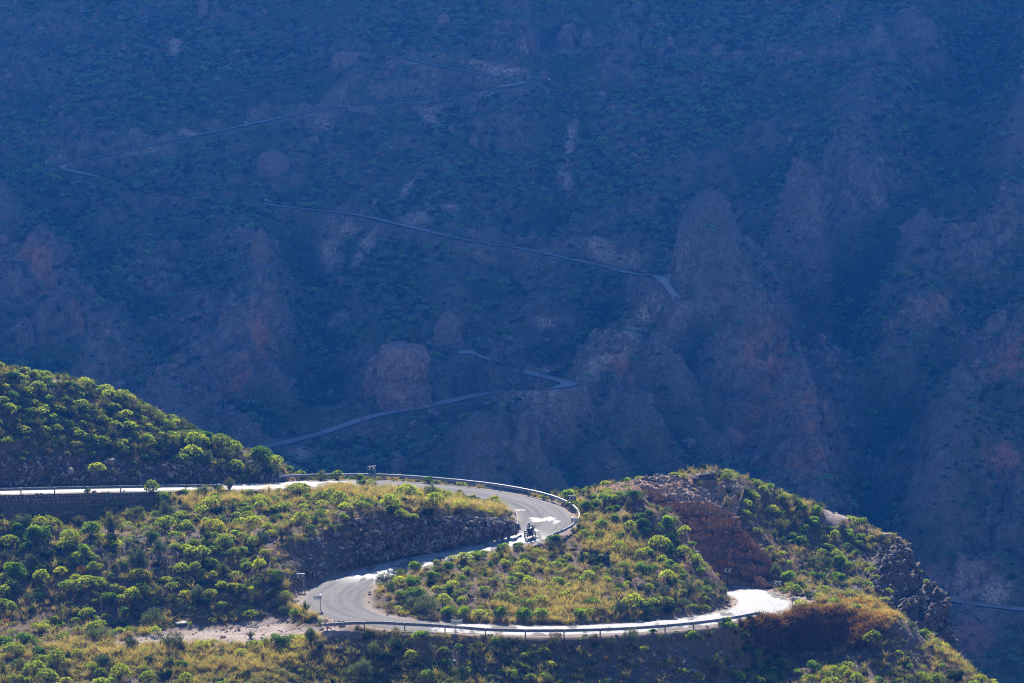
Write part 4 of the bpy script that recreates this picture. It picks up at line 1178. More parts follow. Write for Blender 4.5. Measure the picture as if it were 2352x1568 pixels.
# ------------------------------------------------------------------ ground cover too small and too many to count
def scatter(name, pts, scl, protos, label, tilt=.12, seed=0, normal=None):
    """one object: a cloud of points, each carrying one of the small plants or stones"""
    rng = np.random.default_rng(seed)
    n = len(pts)
    me = bpy.data.meshes.new(name)
    me.vertices.add(n)
    me.vertices.foreach_set("co", np.asarray(pts, np.float32).ravel())
    at = me.attributes.new("turn", 'FLOAT_VECTOR', 'POINT')
    at.data.foreach_set("vector", np.stack([rng.normal(size=n) * tilt, rng.normal(size=n) * tilt, rng.uniform(0, 6.28, n)], 1).astype(np.float32).ravel())
    at = me.attributes.new("size", 'FLOAT', 'POINT')
    at.data.foreach_set("value", np.asarray(scl, np.float32))
    at = me.attributes.new("which", 'INT', 'POINT')
    at.data.foreach_set("value", rng.integers(0, len(protos), n).astype(np.int32))
    pc = bpy.data.collections.new(name + "_kinds")
    for i, m in enumerate(protos):
        pc.objects.link(bpy.data.objects.new(f"{name}_kind", m))
    o = link(name, me, label=label, kind="stuff")
    ng = bpy.data.node_groups.new(name, 'GeometryNodeTree')
    ng.interface.new_socket("Geometry", in_out='INPUT', socket_type='NodeSocketGeometry')
    ng.interface.new_socket("Geometry", in_out='OUTPUT', socket_type='NodeSocketGeometry')
    gi = ng.nodes.new("NodeGroupInput"); go = ng.nodes.new("NodeGroupOutput")
    ip = ng.nodes.new("GeometryNodeInstanceOnPoints")
    ci = ng.nodes.new("GeometryNodeCollectionInfo")
    ci.inputs[0].default_value = pc
    ci.inputs[1].default_value = True
    ci.inputs[2].default_value = True
    ip.inputs['Pick Instance'].default_value = True
    def na(nm, typ):
        q = ng.nodes.new("GeometryNodeInputNamedAttribute")
        q.data_type = typ
        q.inputs[0].default_value = nm
        return q.outputs[0]
    L = ng.links.new
    L(gi.outputs[0], ip.inputs['Points'])
    L(ci.outputs[0], ip.inputs['Instance'])
    L(na("which", 'INT'), ip.inputs['Instance Index'])
    e2r = ng.nodes.new("FunctionNodeEulerToRotation")
    L(na("turn", 'FLOAT_VECTOR'), e2r.inputs[0])
    L(e2r.outputs[0], ip.inputs['Rotation'])
    L(na("size", 'FLOAT'), ip.inputs['Scale'])
    L(ip.outputs[0], go.inputs[0])
    md = o.modifiers.new("scatter", 'NODES')
    md.node_group = ng
    return o

def tuft_mesh(name, seed, mat, n=34, h=(.35, .8), spread=.28, lean=.55, w=.035):
    rng = np.random.default_rng(seed)
    b = np.c_[rng.normal(size=(n, 2)) * spread * .35, np.zeros(n)]
    d = unit(np.c_[rng.normal(size=(n, 2)) * lean * .6 + np.array([.12, 0]), np.ones(n)])
    hh = rng.uniform(*h, n)
    side = unit(np.cross(d, rng.normal(size=(n, 3)))) * w * .5
    m = b + d * hh[:, None] * .55
    d2 = unit(d + np.c_[d[:, :2] * 1.2, np.full(n, -.25)])
    t = m + d2 * hh[:, None] * .5
    v = np.stack([b - side, b + side, m + side * .8, m - side * .8, t + side * .25, t - side * .25], 1).reshape(-1, 3)
    i = np.arange(n)[:, None] * 6
    f = np.vstack([i + np.array([[0, 1, 2, 3]]), i + np.array([[3, 2, 4, 5]])])
    tip = np.tile([0, 0, .5, .5, 1, 1], n)
    return mesh_np(name, v, f, [mat], {"tip": tip, "shade": np.repeat(rng.random(n), 6)}, False)

M_STRAW = m_leaf("straw_grass_blade", (.24, .16, .058), (.43, .295, .108), (.60, .43, .18), .4, .25)
M_GREENGRASS = m_leaf("green_grass_blade", (.05, .085, .018), (.12, .14, .03), (.22, .21, .06), .4, .3)
M_OLIVE = m_leaf("olive_grass_blade", (.13, .11, .042), (.25, .20, .07), (.42, .32, .13), .4, .3)
M_RUST = m_leaf("rust_red_weed", (.16, .055, .02), (.32, .12, .035), (.48, .21, .055), .4, .3)
TUFT_STRAW = [tuft_mesh("straw_tuft", s, M_STRAW, 40, (.4, .95), .3, .6, .03) for s in range(4)]
TUFT_LOW = [tuft_mesh("low_grass", 20 + s, M_OLIVE, 34, (.2, .5), .5, .8, .035) for s in range(4)] + [tuft_mesh("low_straw", 30 + s, M_STRAW, 34, (.2, .5), .5, .8, .035) for s in range(1)]
TUFT_GREEN = [tuft_mesh("green_tuft", 40 + s, M_GREENGRASS, 34, (.2, .55), .4, .7, .04) for s in range(3)]
TUFT_RUST = [tuft_mesh("rust_weed", 50 + s, M_RUST, 60, (.25, .7), .35, .7, .05) for s in range(3)]

def lite(kind, seed, n):
    (v, f, tip, shade), _ = make_crown(kind, seed)
    rng = np.random.default_rng(seed)
    k = rng.permutation(len(f))[:n]
    vv = v.reshape(-1, 4, 3)[k]
    c = vv.mean(1, keepdims=True)
    vv = c + (vv - c) * 1.5
    return mesh_np(kind + "_small", vv.reshape(-1, 3), np.arange(n * 4).reshape(n, 4), [LEAF[kind]], {"tip": tip.reshape(-1, 4)[k].ravel(), "shade": shade.reshape(-1, 4)[k].ravel()}, False)
SCRUB = [lite("dead", 913, 380), lite("dead", 914, 300), lite("broom", 915, 420), lite("leafy", 910, 420), lite("spurge", 911, 420), lite("spurge", 912, 420), lite("spurge", 900, 420), lite("sage", 901, 480), lite("leafy", 902, 420), lite("broom", 903, 420), lite("dead", 904, 380), lite("dark", 905, 420), lite("sage", 906, 420), lite("dark", 907, 420), lite("broom", 908, 420)]

def rock_mesh(name, seed, mat, n=22, flat=.7):
    rng = np.random.default_rng(seed)
    p = unit(rng.normal(size=(n, 3))) * rng.uniform(.75, 1.0, n)[:, None] * np.array([1, rng.uniform(.65, .95), flat * rng.uniform(.8, 1.15)])
    bm = bmesh.new()
    for q in p:
        bm.verts.new(q)
    r = bmesh.ops.convex_hull(bm, input=bm.verts)
    bmesh.ops.delete(bm, geom=[g for g in r['geom_interior'] if isinstance(g, bmesh.types.BMVert)], context='VERTS')
    bmesh.ops.recalc_face_normals(bm, faces=bm.faces)
    me = bpy.data.meshes.new(name)
    bm.to_mesh(me); bm.free()
    me.materials.append(mat)
    return me
M_STONE = m_boulder("broken_stone", (.15, .12, .10), (.44, .36, .305))
M_STONE_D = m_boulder("dark_stone", (.06, .05, .046), (.17, .14, .125))
M_STONE_B = m_boulder("brown_stone", (.11, .065, .042), (.30, .185, .115))
M_STONE_W = m_boulder("pale_stone", (.30, .285, .27), (.56, .53, .49))
M_STONE_G = m_boulder("bluish_grey_stone", (.12, .125, .135), (.30, .31, .325))
STONES = [rock_mesh("stone", s, M_STONE, 14, .6) for s in range(5)] + [rock_mesh("stone", 10 + s, M_STONE_D, 14, .6) for s in range(2)] + [rock_mesh("stone", 20, M_STONE_W, 14, .5)]

# sample points over the visible near hillside
okk = (GP[:, 1] > 304) & (GP[:, 1] < 398) & (np.abs(GP[:, 0]) < 66)
cand = np.where(okk)[0]
def sample(n, dens, seed, clear=.35):
    rng = np.random.default_rng(seed)
    w = dens[cand].clip(0)
    w = np.where(rd[cand] < HW[ri[cand]] + clear, 0, w)
    k = cand[rng.choice(len(cand), n, p=w / w.sum())]
    x = GP[k, 0] + rng.uniform(-.21, .21, n); y = GP[k, 1] + rng.uniform(-.17, .17, n)
    return np.stack([x, y, ground_z(x, y) - .02], 1), k
patch = sstep(-.05, .35, fbm(GP / 5., 4, 88))
patch2 = sstep(-.05, .35, fbm(GP / 3.5, 4, 89))
slope = np.hypot(*np.gradient(GZ, gy, gx)[::-1]).ravel()
flat_ok = 1 - sstep(.75, 1.2, slope)
lefthill = blob(GUV, 250, 960, 480, 160, 14) * (GUV[:, 1] < 1075)
cliffy = zone([(1630, 1250, 150, 110), (1470, 1110, 130, 22, -10), (1550, 1112, 130, 26, -8), (1640, 1135, 80, 34), (2110, 1390, 90, 150), (830, 1250, 240, 40, -14), (100, 1085, 600, 26)])
rustz = zone([(1790, 1414, 95, 18), (1880, 1407, 115, 19, -4), (1975, 1394, 80, 22, 14), (2030, 1414, 40, 18, 35)])
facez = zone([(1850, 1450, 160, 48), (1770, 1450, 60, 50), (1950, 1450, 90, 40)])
grasszone = zone([(400, 1530, 700, 60), (900, 1550, 200, 50)])
p, k = sample(4600, (a_dry * .9 + .07) * (.25 + patch) * flat_ok * (1 - sstep(.08, .35, a_gravel)) * (1 - cliffy) * (1 - rustz) * (1 - facez), 301)
scatter("dry_grass", p, np.random.default_rng(1).uniform(.6, 1.35, len(p)), TUFT_STRAW, "tawny dry grass tufts standing between the bushes", seed=1)
p, k = sample(12000, (.25 + a_dry * .6 + grasszone * 1.2) * (.3 + patch2) * flat_ok * (1 - sstep(.08, .35, a_gravel)) * (1 - cliffy) * (1 - rustz) * (1 - facez), 302)
scatter("low_grass", p, np.random.default_rng(2).uniform(.6, 1.3, len(p)), TUFT_LOW, "thin olive and straw-coloured grass over the slopes", seed=2)
p, k = sample(2600, (a_green + .03) * (.3 + patch) * (1 - sstep(.08, .35, a_gravel)), 303)
scatter("green_grass", p, np.random.default_rng(3).uniform(.6, 1.3, len(p)), TUFT_GREEN, "green weeds along the verge and below the rail", seed=3)
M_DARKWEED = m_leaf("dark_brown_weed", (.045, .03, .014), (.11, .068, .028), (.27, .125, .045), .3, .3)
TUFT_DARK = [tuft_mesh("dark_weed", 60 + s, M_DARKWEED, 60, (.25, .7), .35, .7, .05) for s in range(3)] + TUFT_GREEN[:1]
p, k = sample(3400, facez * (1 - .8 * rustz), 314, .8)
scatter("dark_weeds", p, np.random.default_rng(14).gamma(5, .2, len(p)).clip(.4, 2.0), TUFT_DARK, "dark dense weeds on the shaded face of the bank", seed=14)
p, k = sample(3600, rustz ** 1.2 * (.15 + patch2), 304, .8)
scatter("red_weeds", p, np.random.default_rng(4).uniform(.3, .85, len(p)), TUFT_RUST + TUFT_STRAW[:1], "rust-red dry weeds covering the bank below the bend", seed=4)
p, k = sample(9500, (.22 + 1.1 * lefthill + .15 * patch) * flat_ok * (1 - sstep(.08, .35, a_gravel)) * (1 - .93 * cliffy) * (1 - .7 * grasszone) * (1 - .75 * rustz) * (1 - .8 * facez) * (1 - .55 * a_dry), 305, .7)
scatter("scrub", p, np.random.default_rng(5).gamma(4, .095, len(p)).clip(.15, .8) * (1 + .2 * lefthill[k]), SCRUB, "low mixed scrub filling the ground between the bushes", seed=5)
p, k = sample(18000, (.16 + 1.8 * a_grey + .7 * a_red + .5 * cliffy + .35 * a_gravel) * (.2 + patch2), 306, .0)
scatter("rubble", p, np.random.default_rng(6).gamma(1.6, .075, len(p)).clip(.04, .5), STONES, "loose broken stones on the banks and bare ground", .5, seed=6)

fp, fs_ = [], []
frng = np.random.default_rng(77)
for nm, n_, mean in (("cut_bank", 3400, .10), ("road_cutting", 2200, .11), ("cliff", 260, .13), ("rock_shelf", 420, .12), ("crag", 700, .15)):
    A_ = FACE_PTS[nm].reshape(-1, 3)
    kk = frng.integers(0, len(A_), n_)
    fp.append(A_[kk] + frng.normal(size=(n_, 3)) * .03)
    fs_.append(frng.gamma(1.5, mean, n_).clip(.05, .55))
scatter("bank_stones", np.vstack(fp), np.concatenate(fs_), STONES, "stones sticking out of the shaded cut banks and rock faces", .6, seed=9)

# ------------------------------------------------------------------ mountain scrub and stones
ms = np.where((np.abs(MG[:, 0]) < 172) & (MG[:, 1] > 656) & (MG[:, 1] < 1076))[0]
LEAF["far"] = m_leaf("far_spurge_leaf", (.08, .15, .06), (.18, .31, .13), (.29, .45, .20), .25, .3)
LEAF["fardark"] = m_leaf("far_dark_leaf", (.02, .03, .014), (.055, .07, .03), (.09, .10, .045), .2, .3)
def lite2(kind, seed, n, mat):
    (v, f, tip, shade), _ = make_crown(kind, seed)
    rng = np.random.default_rng(seed)
    kk = rng.permutation(len(f))[:n]
    vv = v.reshape(-1, 4, 3)[kk]
    c = vv.mean(1, keepdims=True)
    vv = c + (vv - c) * 2.3
    return mesh_np("far_" + kind, vv.reshape(-1, 3), np.arange(n * 4).reshape(n, 4), [LEAF[mat]], {"tip": tip.reshape(-1, 4)[kk].ravel(), "shade": shade.reshape(-1, 4)[kk].ravel()}, False)
FARP = [lite2("spurge", 950 + i, 170, "far") for i in range(2)] + [lite2("leafy", 960 + i, 190, "far") for i in range(3)] + [lite2("sage", 971, 190, "fardark"), lite2("dark", 972, 190, "fardark"), lite2("leafy", 973, 190, "fardark"), lite2("sage", 974, 190, "fardark")]
mpatch = sstep(-.2, .4, fbm(m1 / 30., 4, 91)) * .8 + .35 * sstep(-.1, .4, fbm(m1 / 9., 3, 92))
dens = (.12 + mpatch) * (1 - .82 * crag) * (1 - .75 * bare) * (1 + .8 * lush_shade) * (1 - .9 * scree) * (1 - .9 * reds)
GREENM = [(300, 200, 300, 160), (520, 110, 260, 120), (1000, 60, 220, 60), (1060, 380, 160, 130), (1350, 400, 140, 140), (1650, 60, 300, 80), (1650, 260, 160, 90), (850, 620, 160, 100), (1500, 720, 60, 60), (1950, 780, 90, 120), (1700, 150, 300, 60), (2250, 120, 130, 120)]
dens = dens + .8 * mblob(GREENM, muv, mwob) * (1 - scree)
dens = np.where(mrd < 5.2, 0, dens)
rng = np.random.default_rng(401)
w_ = dens[ms] / dens[ms].sum()
k = ms[rng.choice(len(ms), 38000, p=w_)]
x = MG[k, 0] + rng.uniform(-.5, .5, len(k)); y = MG[k, 1] + rng.uniform(-.5, .5, len(k))
scatter("mountain_scrub", np.stack([x, y, mount_z(x, y) - .1], 1), rng.gamma(5, .17, len(k)).clip(.35, 2.0), FARP, "domed spurge scrub covering the shaded mountainside", .1, seed=7)
M_FARROCK = m_boulder("mountain_rock", (.11, .085, .078), (.30, .235, .205))
FARS = [rock_mesh("far_stone", 70 + s, M_FARROCK, 16, .75) for s in range(5)]
dens = .16 + 1.0 * crag + 1.4 * scree + .8 * bare
dens = np.where(mrd < 4.0, 0, dens) * sstep(-.1, .4, fbm(m1 / 12., 3, 93))
w_ = dens[ms] / dens[ms].sum()
k = ms[rng.choice(len(ms), 10000, p=w_)]
x = MG[k, 0] + rng.uniform(-.5, .5, len(k)); y = MG[k, 1] + rng.uniform(-.5, .5, len(k))
scatter("mountain_rubble", np.stack([x, y, mount_z(x, y)], 1), rng.gamma(1.5, .42, len(k)).clip(.25, 2.6), FARS, "fallen rock and outcrops on the shaded mountainside", .4, seed=8)

# ================================================================== GUARDRAILS
M_STEEL = plain("galvanised_steel", (.33, .345, .365), .42, .75, .5, .2)
M_STEEL_D = plain("weathered_post_steel", (.20, .205, .215), .55, .6, .5, .25)
WPROF = [(.0, .43), (.05, .455), (.085, .50), (.05, .55), (.015, .585), (.05, .62), (.085, .67), (.05, .715), (.0, .74)]
def post_mesh(name, h=.72, sink=.25):
    mb = MB()
    mb.box((0, 0, (h - sink) / 2), (.05, .12, h + sink))
    mb.box((.035, .055, (h - sink) / 2), (.05, .012, h + sink))
    mb.box((.035, -.055, (h - sink) / 2), (.05, .012, h + sink))
    return mb.mesh(name, M_STEEL_D)
POST = post_mesh("rail_post")
def guardrail(path, outer, label, span=4.0, group=None, tips=(True, True), detail=True):
    """path: ground line of the beam; outer: +1 when the posts stand on the right of the walking direction, -1 when on the left"""
    path = catmull(np.asarray(path), .5)
    t, n = frame2d(path)
    s = np.r_[0, np.cumsum(np.linalg.norm(np.diff(path, axis=0), axis=1))]
    c = path[len(path) // 2]
    root = thing("guardrail", label, "guardrail", tuple(c), group=group)
    inn = -n * outer                       # towards the road
    nb = max(1, int(round(s[-1] / span)))
    for b in range(nb):
        s0, s1 = s[-1] * b / nb, s[-1] * (b + 1) / nb + (.06 if b < nb - 1 else 0)
        ss = np.linspace(s0, s1, 9 if detail else 3)
        mb = MB()
        vs, fs = [], []
        prof = WPROF if detail else [(.0, .43), (.07, .5), (.07, .67), (.0, .74)]
        m = len(prof)
        for q in ss:
            p = np.array([np.interp(q, s, path[:, k]) for k in range(3)]); ii_ = np.array([np.interp(q, s, inn[:, k]) for k in range(2)])
            drop = 0.0
            if tips[0] and s0 == 0: drop = max(0, 1 - q / .9) * .0
            for th in (0, .012):
                for a, z in prof:
                    vs.append((p[0] + ii_[0] * (a + th + .004 * (b % 2)) - c[0], p[1] + ii_[1] * (a + th + .004 * (b % 2)) - c[1], p[2] + z - c[2] - drop))
        w2 = 2 * m
        for i in range(len(ss) - 1):
            o = i * w2
            for k in range(m - 1):
                fs.append((o + k, o + k + 1, o + w2 + k + 1, o + w2 + k))
                fs.append((o + m + k, o + w2 + m + k, o + w2 + m + k + 1, o + m + k + 1))
            fs.append((o, o + w2, o + w2 + m, o + m))
            fs.append((o + m - 1, o + w2 - 1, o + w2 + w2 - 1, o + w2 + m - 1))
        for o in (0, (len(ss) - 1) * w2):
            for k in range(m - 1):
                fs.append((o + k, o + m + k, o + m + k + 1, o + k + 1))
        mb.add(vs, fs)
        mb.build("beam", M_STEEL, root)
    for b in range(nb + 1):
        q = min(max(s[-1] * b / nb, .35), s[-1] - .35)
        p = np.array([np.interp(q, s, path[:, k]) for k in range(3)]); nn = np.array([np.interp(q, s, n[:, k]) for k in range(2)]) * outer
        o = link("post", POST, root, (p[0] + nn[0] * .09 - c[0], p[1] + nn[1] * .09 - c[1], p[2] - c[2]))
        o.rotation_euler = (0, 0, math.atan2(nn[1], nn[0]))
        o.rotation_euler.z += math.pi if detail else 0
    for end, on in ((0, tips[0]), (-1, tips[1])):
        if on and detail:                   # rounded end shoe
            p = path[end]; tt = t[end] * (-1 if end == 0 else 1); ii_ = inn[end]
            mb = MB()
            mb.prism([(-.17, -.16), (.17, -.16), (.17, .16), (-.17, .16)], -.02, .02)
            o = mb.build("end_shoe", M_STEEL, root)
            o.location = (p[0] + tt[0] * .16 + ii_[0] * .05 - c[0], p[1] + tt[1] * .16 + ii_[1] * .05 - c[1], p[2] + .585 - c[2])
            o.rotation_euler = (0, 0, math.atan2(tt[1], tt[0]))
    return root
def road_off(i0, i1, side, extra):
    k = np.arange(i0, i1 + 1, 3)
    p = ROAD[k].copy()
    p[:, :2] += ROAD_N[k] * (side * (HW[k] + extra))[:, None]
    return p
GR = "guardrails along the mountain road"
guardrail(road_off(idx_uv(686, 1111.5), idx_uv(1207, 1232), -1, .75), -1, "long curved guardrail round the outer edge of the upper hairpin", group=GR)
guardrail(road_off(2, idx_uv(486, 1116.5), 1, .55), 1, "straight guardrail on top of the stone retaining wall", group=GR, tips=(False, True))
lowp = [P(744, 1450.5, 323.4), P(850, 1452, 323.4), P(930, 1456, 323.5), P(1010, 1460, 323.6)]
lowp = [np.array([p[0], p[1], float(ground_z(p[0], p[1])) + .02]) for p in lowp]
lo = road_off(idx_uv(1100, 1443.5), idx_uv(1684, 1412), 1, .5)
guardrail(np.vstack([np.array(lowp), lo]), 1, "lower guardrail between the bottom straight and the stony drop", group=GR)

# ================================================================== CHEVRON SIGNS
M_WHITE = plain("reflective_white", (.72, .72, .70), .45)
M_BLACK = plain("sign_black", (.012, .012, .014), .4)
M_SIGNBACK = plain("sign_back_grey", (.62, .63, .64), .5, .2)
M_SIGNPOST = plain("sign_post_grey", (.42, .42, .43), .5, .4)
def board(parent, w, h, arrow, face=1):
    """a chevron board facing local -Y; arrow +1 points to local +X"""
    mb = MB(); mb.box((0, 0, 0), (w, .03, h))
    b = mb.build("board", M_BLACK if face else M_SIGNBACK, parent)
    if face:
        for x0 in (-.25 * w, .23 * w):
            t = .17 * w
            a = arrow
            out = [(x0 - a * .22 * w, h * .42), (x0 - a * .22 * w + a * t, h * .42), (x0 + a * .02 * w + a * t, 0), (x0 - a * .22 * w + a * t, -h * .42), (x0 - a * .22 * w, -h * .42), (x0 + a * .02 * w, 0)]
            mb = MB(); mb.prism(out, -.024, -.017)
            mb.build("chevron", M_WHITE, b)
        mb = MB()
        for z in (-h / 2 - .008, h / 2 + .008): mb.box((0, 0, z), (w + .03, .05, .016))
        for x in (-w / 2 - .008, w / 2 + .008): mb.box((x, 0, 0), (.016, .05, h))
        mb.build("rim", M_SIGNBACK, b)
    else:
        mb = MB()
        for z in (-h * .49, h * .49): mb.box((0, -.025, z), (w, .03, .02))
        for x in (-w * .49, w * .49): mb.box((x, -.025, 0), (.02, .03, h * .94))
        mb.build("flange", M_SIGNBACK, b)
        mb = MB(); mb.box((.12 * w, -.018, -.02), (.13, .006, .05))
        mb.build("sticker", M_BLACK, b)
    return b
def sign(base, zc, label, boards, group="chevron signs at the bends", yaw=0.0, post_r=.04, name="chevron_sign", post_mat=None, post_y=.05):
    """boards: (x offset of the board centre, width, height, arrow, faces the camera?, own yaw)"""
    t = thing(name, label, "road sign", base, (0, 0, yaw), group)
    mb = MB(); top = zc + max(b[2] for b in boards) / 2 + .04
    mb.box((0, post_y, top / 2 - .15), (post_r * 2, post_r * 1.4, top + .3))
    mb.build("post", post_mat or M_SIGNPOST, t)
    for (x, w, h, ar, face, y) in boards:
        b = board(t, w, h, ar, face)
        b.location = (x * math.cos(y), x * math.sin(y), zc)
        b.rotation_euler = (0, 0, y)
    return t
def at(u, v, d=None):
    if d is None:
        h = hit(u, v)
        return tuple(h)
    p = P(u, v, d)
    return (p[0], p[1], float(ground_z(p[0], p[1])))
sign(at(862, 1111, 386), 1.45, "chevron sign pointing along the road above the valley-side rail", [(-.42, .92, .46, 1, 1, 0)], yaw=.1)
sign(at(1306, 1167), 1.25, "chevron sign standing behind the outer curve of the upper hairpin", [(.40, .92, .46, -1, 1, 0)], yaw=-.15)
sign(at(1313.5, 1213), 1.0, "narrow angled chevron sign beside the rail below the upper hairpin", [(.24, .72, .46, -1, 1, 1.0), (.48, .74, .44, 1, 0, -.12)], yaw=0)
sq_ = at(699, 1340)
sign((sq_[0], sq_[1] - .7, float(ground_z(sq_[0], sq_[1] - .7))), 1.3, "chevron sign in the shade at the foot of the cut bank", [(-.33, .86, .46, 1, 1, 0)], yaw=.1)
sign(at(736, 1399), 1.3, "single grey sign-back on a post at the lower hairpin", [(-.32, .78, .44, 1, 0, 0), (.1, .4, .44, 1, 0, 1.25)], yaw=0)
sign(at(1047, 1456), 1.25, "two grey sign-backs joined at an angle behind the lower guardrail", [(-.27, .56, .46, 1, 0, -.45), (.34, .68, .46, 1, 0, .35)], yaw=0, post_y=-.05)
pb = P(1671, 1351, 371.0)
sign((pb[0], pb[1], float(ground_z(pb[0], pb[1]))), 2.05, "white double chevron on black against the red cliff foot", [(0, .90, .52, -1, 1, 0)], yaw=0, post_mat=M_BLACK)
sign(at(1778, 1363), 1.25, "chevron sign by the grey bush where the road meets the cliff", [(.40, .88, .46, -1, 1, 0)], yaw=-.1)
sign(at(1820, 1396), 1.0, "angled chevron sign at the outer corner of the right bend", [(.2, .72, .46, -1, 1, .75), (.52, .7, .42, 1, 0, -.1)], yaw=0)

# ================================================================== STONE RETAINING WALL
M_MORTAR = m_rock("wall_mortar", (.075, .06, .052), (.16, .13, .11))
M_WSTONE = m_boulder("wall_stone", (.16, .13, .11), (.50, .40, .325))
ks = np.arange(4, I_WALL + 1, 2)
topl = ROAD[ks].copy(); topl[:, :2] += ROAD_N[ks] * (HW[ks] + 1.12)[:, None]; topl[:, 2] += .03
botl = ROAD[ks].copy(); botl[:, :2] += ROAD_N[ks] * (HW[ks] + 1.5)[:, None]
foot = ROAD[ks].copy(); foot[:, :2] += ROAD_N[ks] * (HW[ks] + 1.95)[:, None]
botl[:, 2] = np.minimum(ground_z(foot[:, 0], foot[:, 1]) - .25, topl[:, 2] - .5)
wc = topl[len(topl) // 2].copy()
wall = thing("retaining_wall", "rough stone retaining wall holding up the road below the straight guardrail", "stone wall", tuple(wc))
mb = MB(); vs, fs = [], []
for k in range(len(ks)):
    inn = topl[k].copy(); inn[:2] -= ROAD_N[ks[k]] * .5
    for q in (inn - np.array([0, 0, .04]), topl[k] + np.array([0, 0, .015]), botl[k]):
        vs.append(q - wc)
for k in range(len(ks) - 1):
    fs += [(k * 3, k * 3 + 1, k * 3 + 4, k * 3 + 3), (k * 3 + 1, k * 3 + 2, k * 3 + 5, k * 3 + 4)]
mb.add(vs, fs); mb.build("mortar", M_MORTAR, wall)
WST = [rock_mesh("wall_stone", 130 + s, M_WSTONE, 16, .55) for s in range(9)]
wr = random.Random(3)
st_n = 0
s_len = np.r_[0, np.cumsum(np.linalg.norm(np.diff(topl, axis=0), axis=1))]
wuv = proj(topl)
a0 = float(np.interp(-12, wuv[:, 0], s_len)); a1 = s_len[-1]
row = 0
z = .16
while z < 2.6:
    q = a0 + wr.uniform(0, .3)
    while q < a1:
        wd = wr.uniform(.34, .62)
        tp = np.array([np.interp(q + wd / 2, s_len, topl[:, k]) for k in range(3)]); bt = np.array([np.interp(q + wd / 2, s_len, botl[:, k]) for k in range(3)])
        H_ = tp[2] - bt[2]
        if z < H_ - .3 and st_n < 300:
            f = z / H_
            p = tp * (1 - f) + bt * f
            o = link("stone", wr.choice(WST), wall, tuple(p - wc + np.array([0, .04, wr.uniform(-.05, .05)])))
            o.scale = (wd * .53, .17, wr.uniform(.17, .24) / .6)
            o.rotation_euler = (wr.uniform(-.12, .12), wr.uniform(-.35, .35), wr.uniform(-.15, .15))
            st_n += 1
        q += wd
    z += .40
# kerb on the inside of the upper bend
ka, kb = idx_uv(1240, 1170), idx_uv(1246, 1210)
kp = road_off(ka, kb, 1, .14)
mb = MB(); vs, fs = [], []
tk, nk = frame2d(kp)
for p, n in zip(kp, nk):
    for dx, dz in ((-.1, -.1), (-.1, .12), (.1, .13), (.1, -.1)):
        vs.append((p[0] + n[0] * dx, p[1] + n[1] * dx, p[2] + dz))
for i in range(len(kp) - 1):
    for k in range(4):
        fs.append((i * 4 + k, i * 4 + (k + 1) % 4, i * 4 + 4 + (k + 1) % 4, i * 4 + 4 + k))
fs += [(0, 1, 2, 3), tuple(len(vs) - 4 + k for k in (3, 2, 1, 0))]
mb.add(vs, fs); mb.build("kerb", plain("kerb_concrete", (.24, .22, .20), .85), kind="structure")

# ================================================================== BOULDERS
BMAT = {"s": M_STONE, "d": M_STONE_D, "b": M_STONE_B, "w": M_STONE_W, "g": M_STONE_G}
BL = {"s": "tan weathered", "d": "dark jagged", "b": "reddish brown", "w": "pale whitish", "g": "bluish grey"}
ROCKS = {m: [rock_mesh("boulder_" + m, 200 + 10 * i + s, BMAT[m], 30, .72) for s in range(4)] for i, m in enumerate("sdbwg")}
def boulder(u, v, r, m, label, flat=1.0, wide=1.0, var=0, rot=0.0, d=None, tilt=0.0, name="boulder", sink=.25):
    h = hit(u, v + r * .6) if d is None else Vector(P(u, v + r * .6, d))
    if h is None:
        h = hit(u, v + r + 6)
        if h is None: return None
    rad = r * h.y / FPX
    o = link(name, ROCKS[m][var % 4], None, (h.x, h.y, h.z + rad * .72 * flat * (1 - sink) - .02), label, "rock", "boulders on the hillside")
    o.scale = (rad * wide, rad, rad * flat)
    o.rotation_euler = (tilt * .5, tilt, rot)
    return o
boulder(1152, 1196, 13, "g", "big bluish white boulder beside the inner verge of the upper hairpin", .75, 1.25, 0, .3, tilt=.25)
boulder(823, 1214, 17, "b", "large reddish brown boulder jutting out near the top of the cut bank", .8, 1.15, 1, .5, tilt=-.2)
boulder(797, 1240, 13, "b", "reddish brown boulder just below the large one in the cut bank", .75, 1.3, 2, 1.2, tilt=-.3)
boulder(831, 1243, 9, "b", "dull brown rock wedged in the cut bank below the large boulder", .9, 1, 3, 2)
boulder(839, 1277, 14, "d", "dark purple-grey slab boulder low in the shaded cut bank", .9, 1.1, 0, .4, tilt=.5)
boulder(974, 1217, 9, "d", "dark cracked rock high on the cut bank below the dry grass", .9, 1.2, 1, .2)
boulder(952, 1294, 13, "s", "tan boulder on the road edge by the lower leg beside two bright bushes", .85, 1.2, 2, .1)
boulder(1004, 1289, 10, "s", "angular tan rock with a light top along the road edge", .8, 1.35, 3, .9)
boulder(975, 1291, 5, "w", "small flat white stone between the two tan roadside rocks", .6, 1.3, 0, .1)
boulder(1235, 1247, 12, "w", "white-topped rock under the end of the upper guardrail behind the motorcycle", .75, 1.3, 1, .4)
boulder(589, 1402, 8, "w", "round grey boulder above the gravel track", .95, 1, 2, .4)
boulder(667, 1383, 7.5, "w", "paler half of the split boulder pair above the track end", .8, 1.1, 3, .4)
boulder(677, 1377, 8, "g", "bluish half of the split boulder pair above the track end", .8, 1.2, 0, 1.4)
boulder(620, 1350, 8, "w", "flat white slab of rock on the dry slope left of the lower hairpin".replace(" left of", " behind"), .35, 1.5, 1, .1)
boulder(1472, 1343, 14, "d", "long dark ledge boulder on the bare patch above the lower straight", .6, 1.35, 2, .2)
boulder(1476, 1357, 9, "b", "brown rock tucked under the long dark ledge boulder", .7, 1.3, 3, .3)
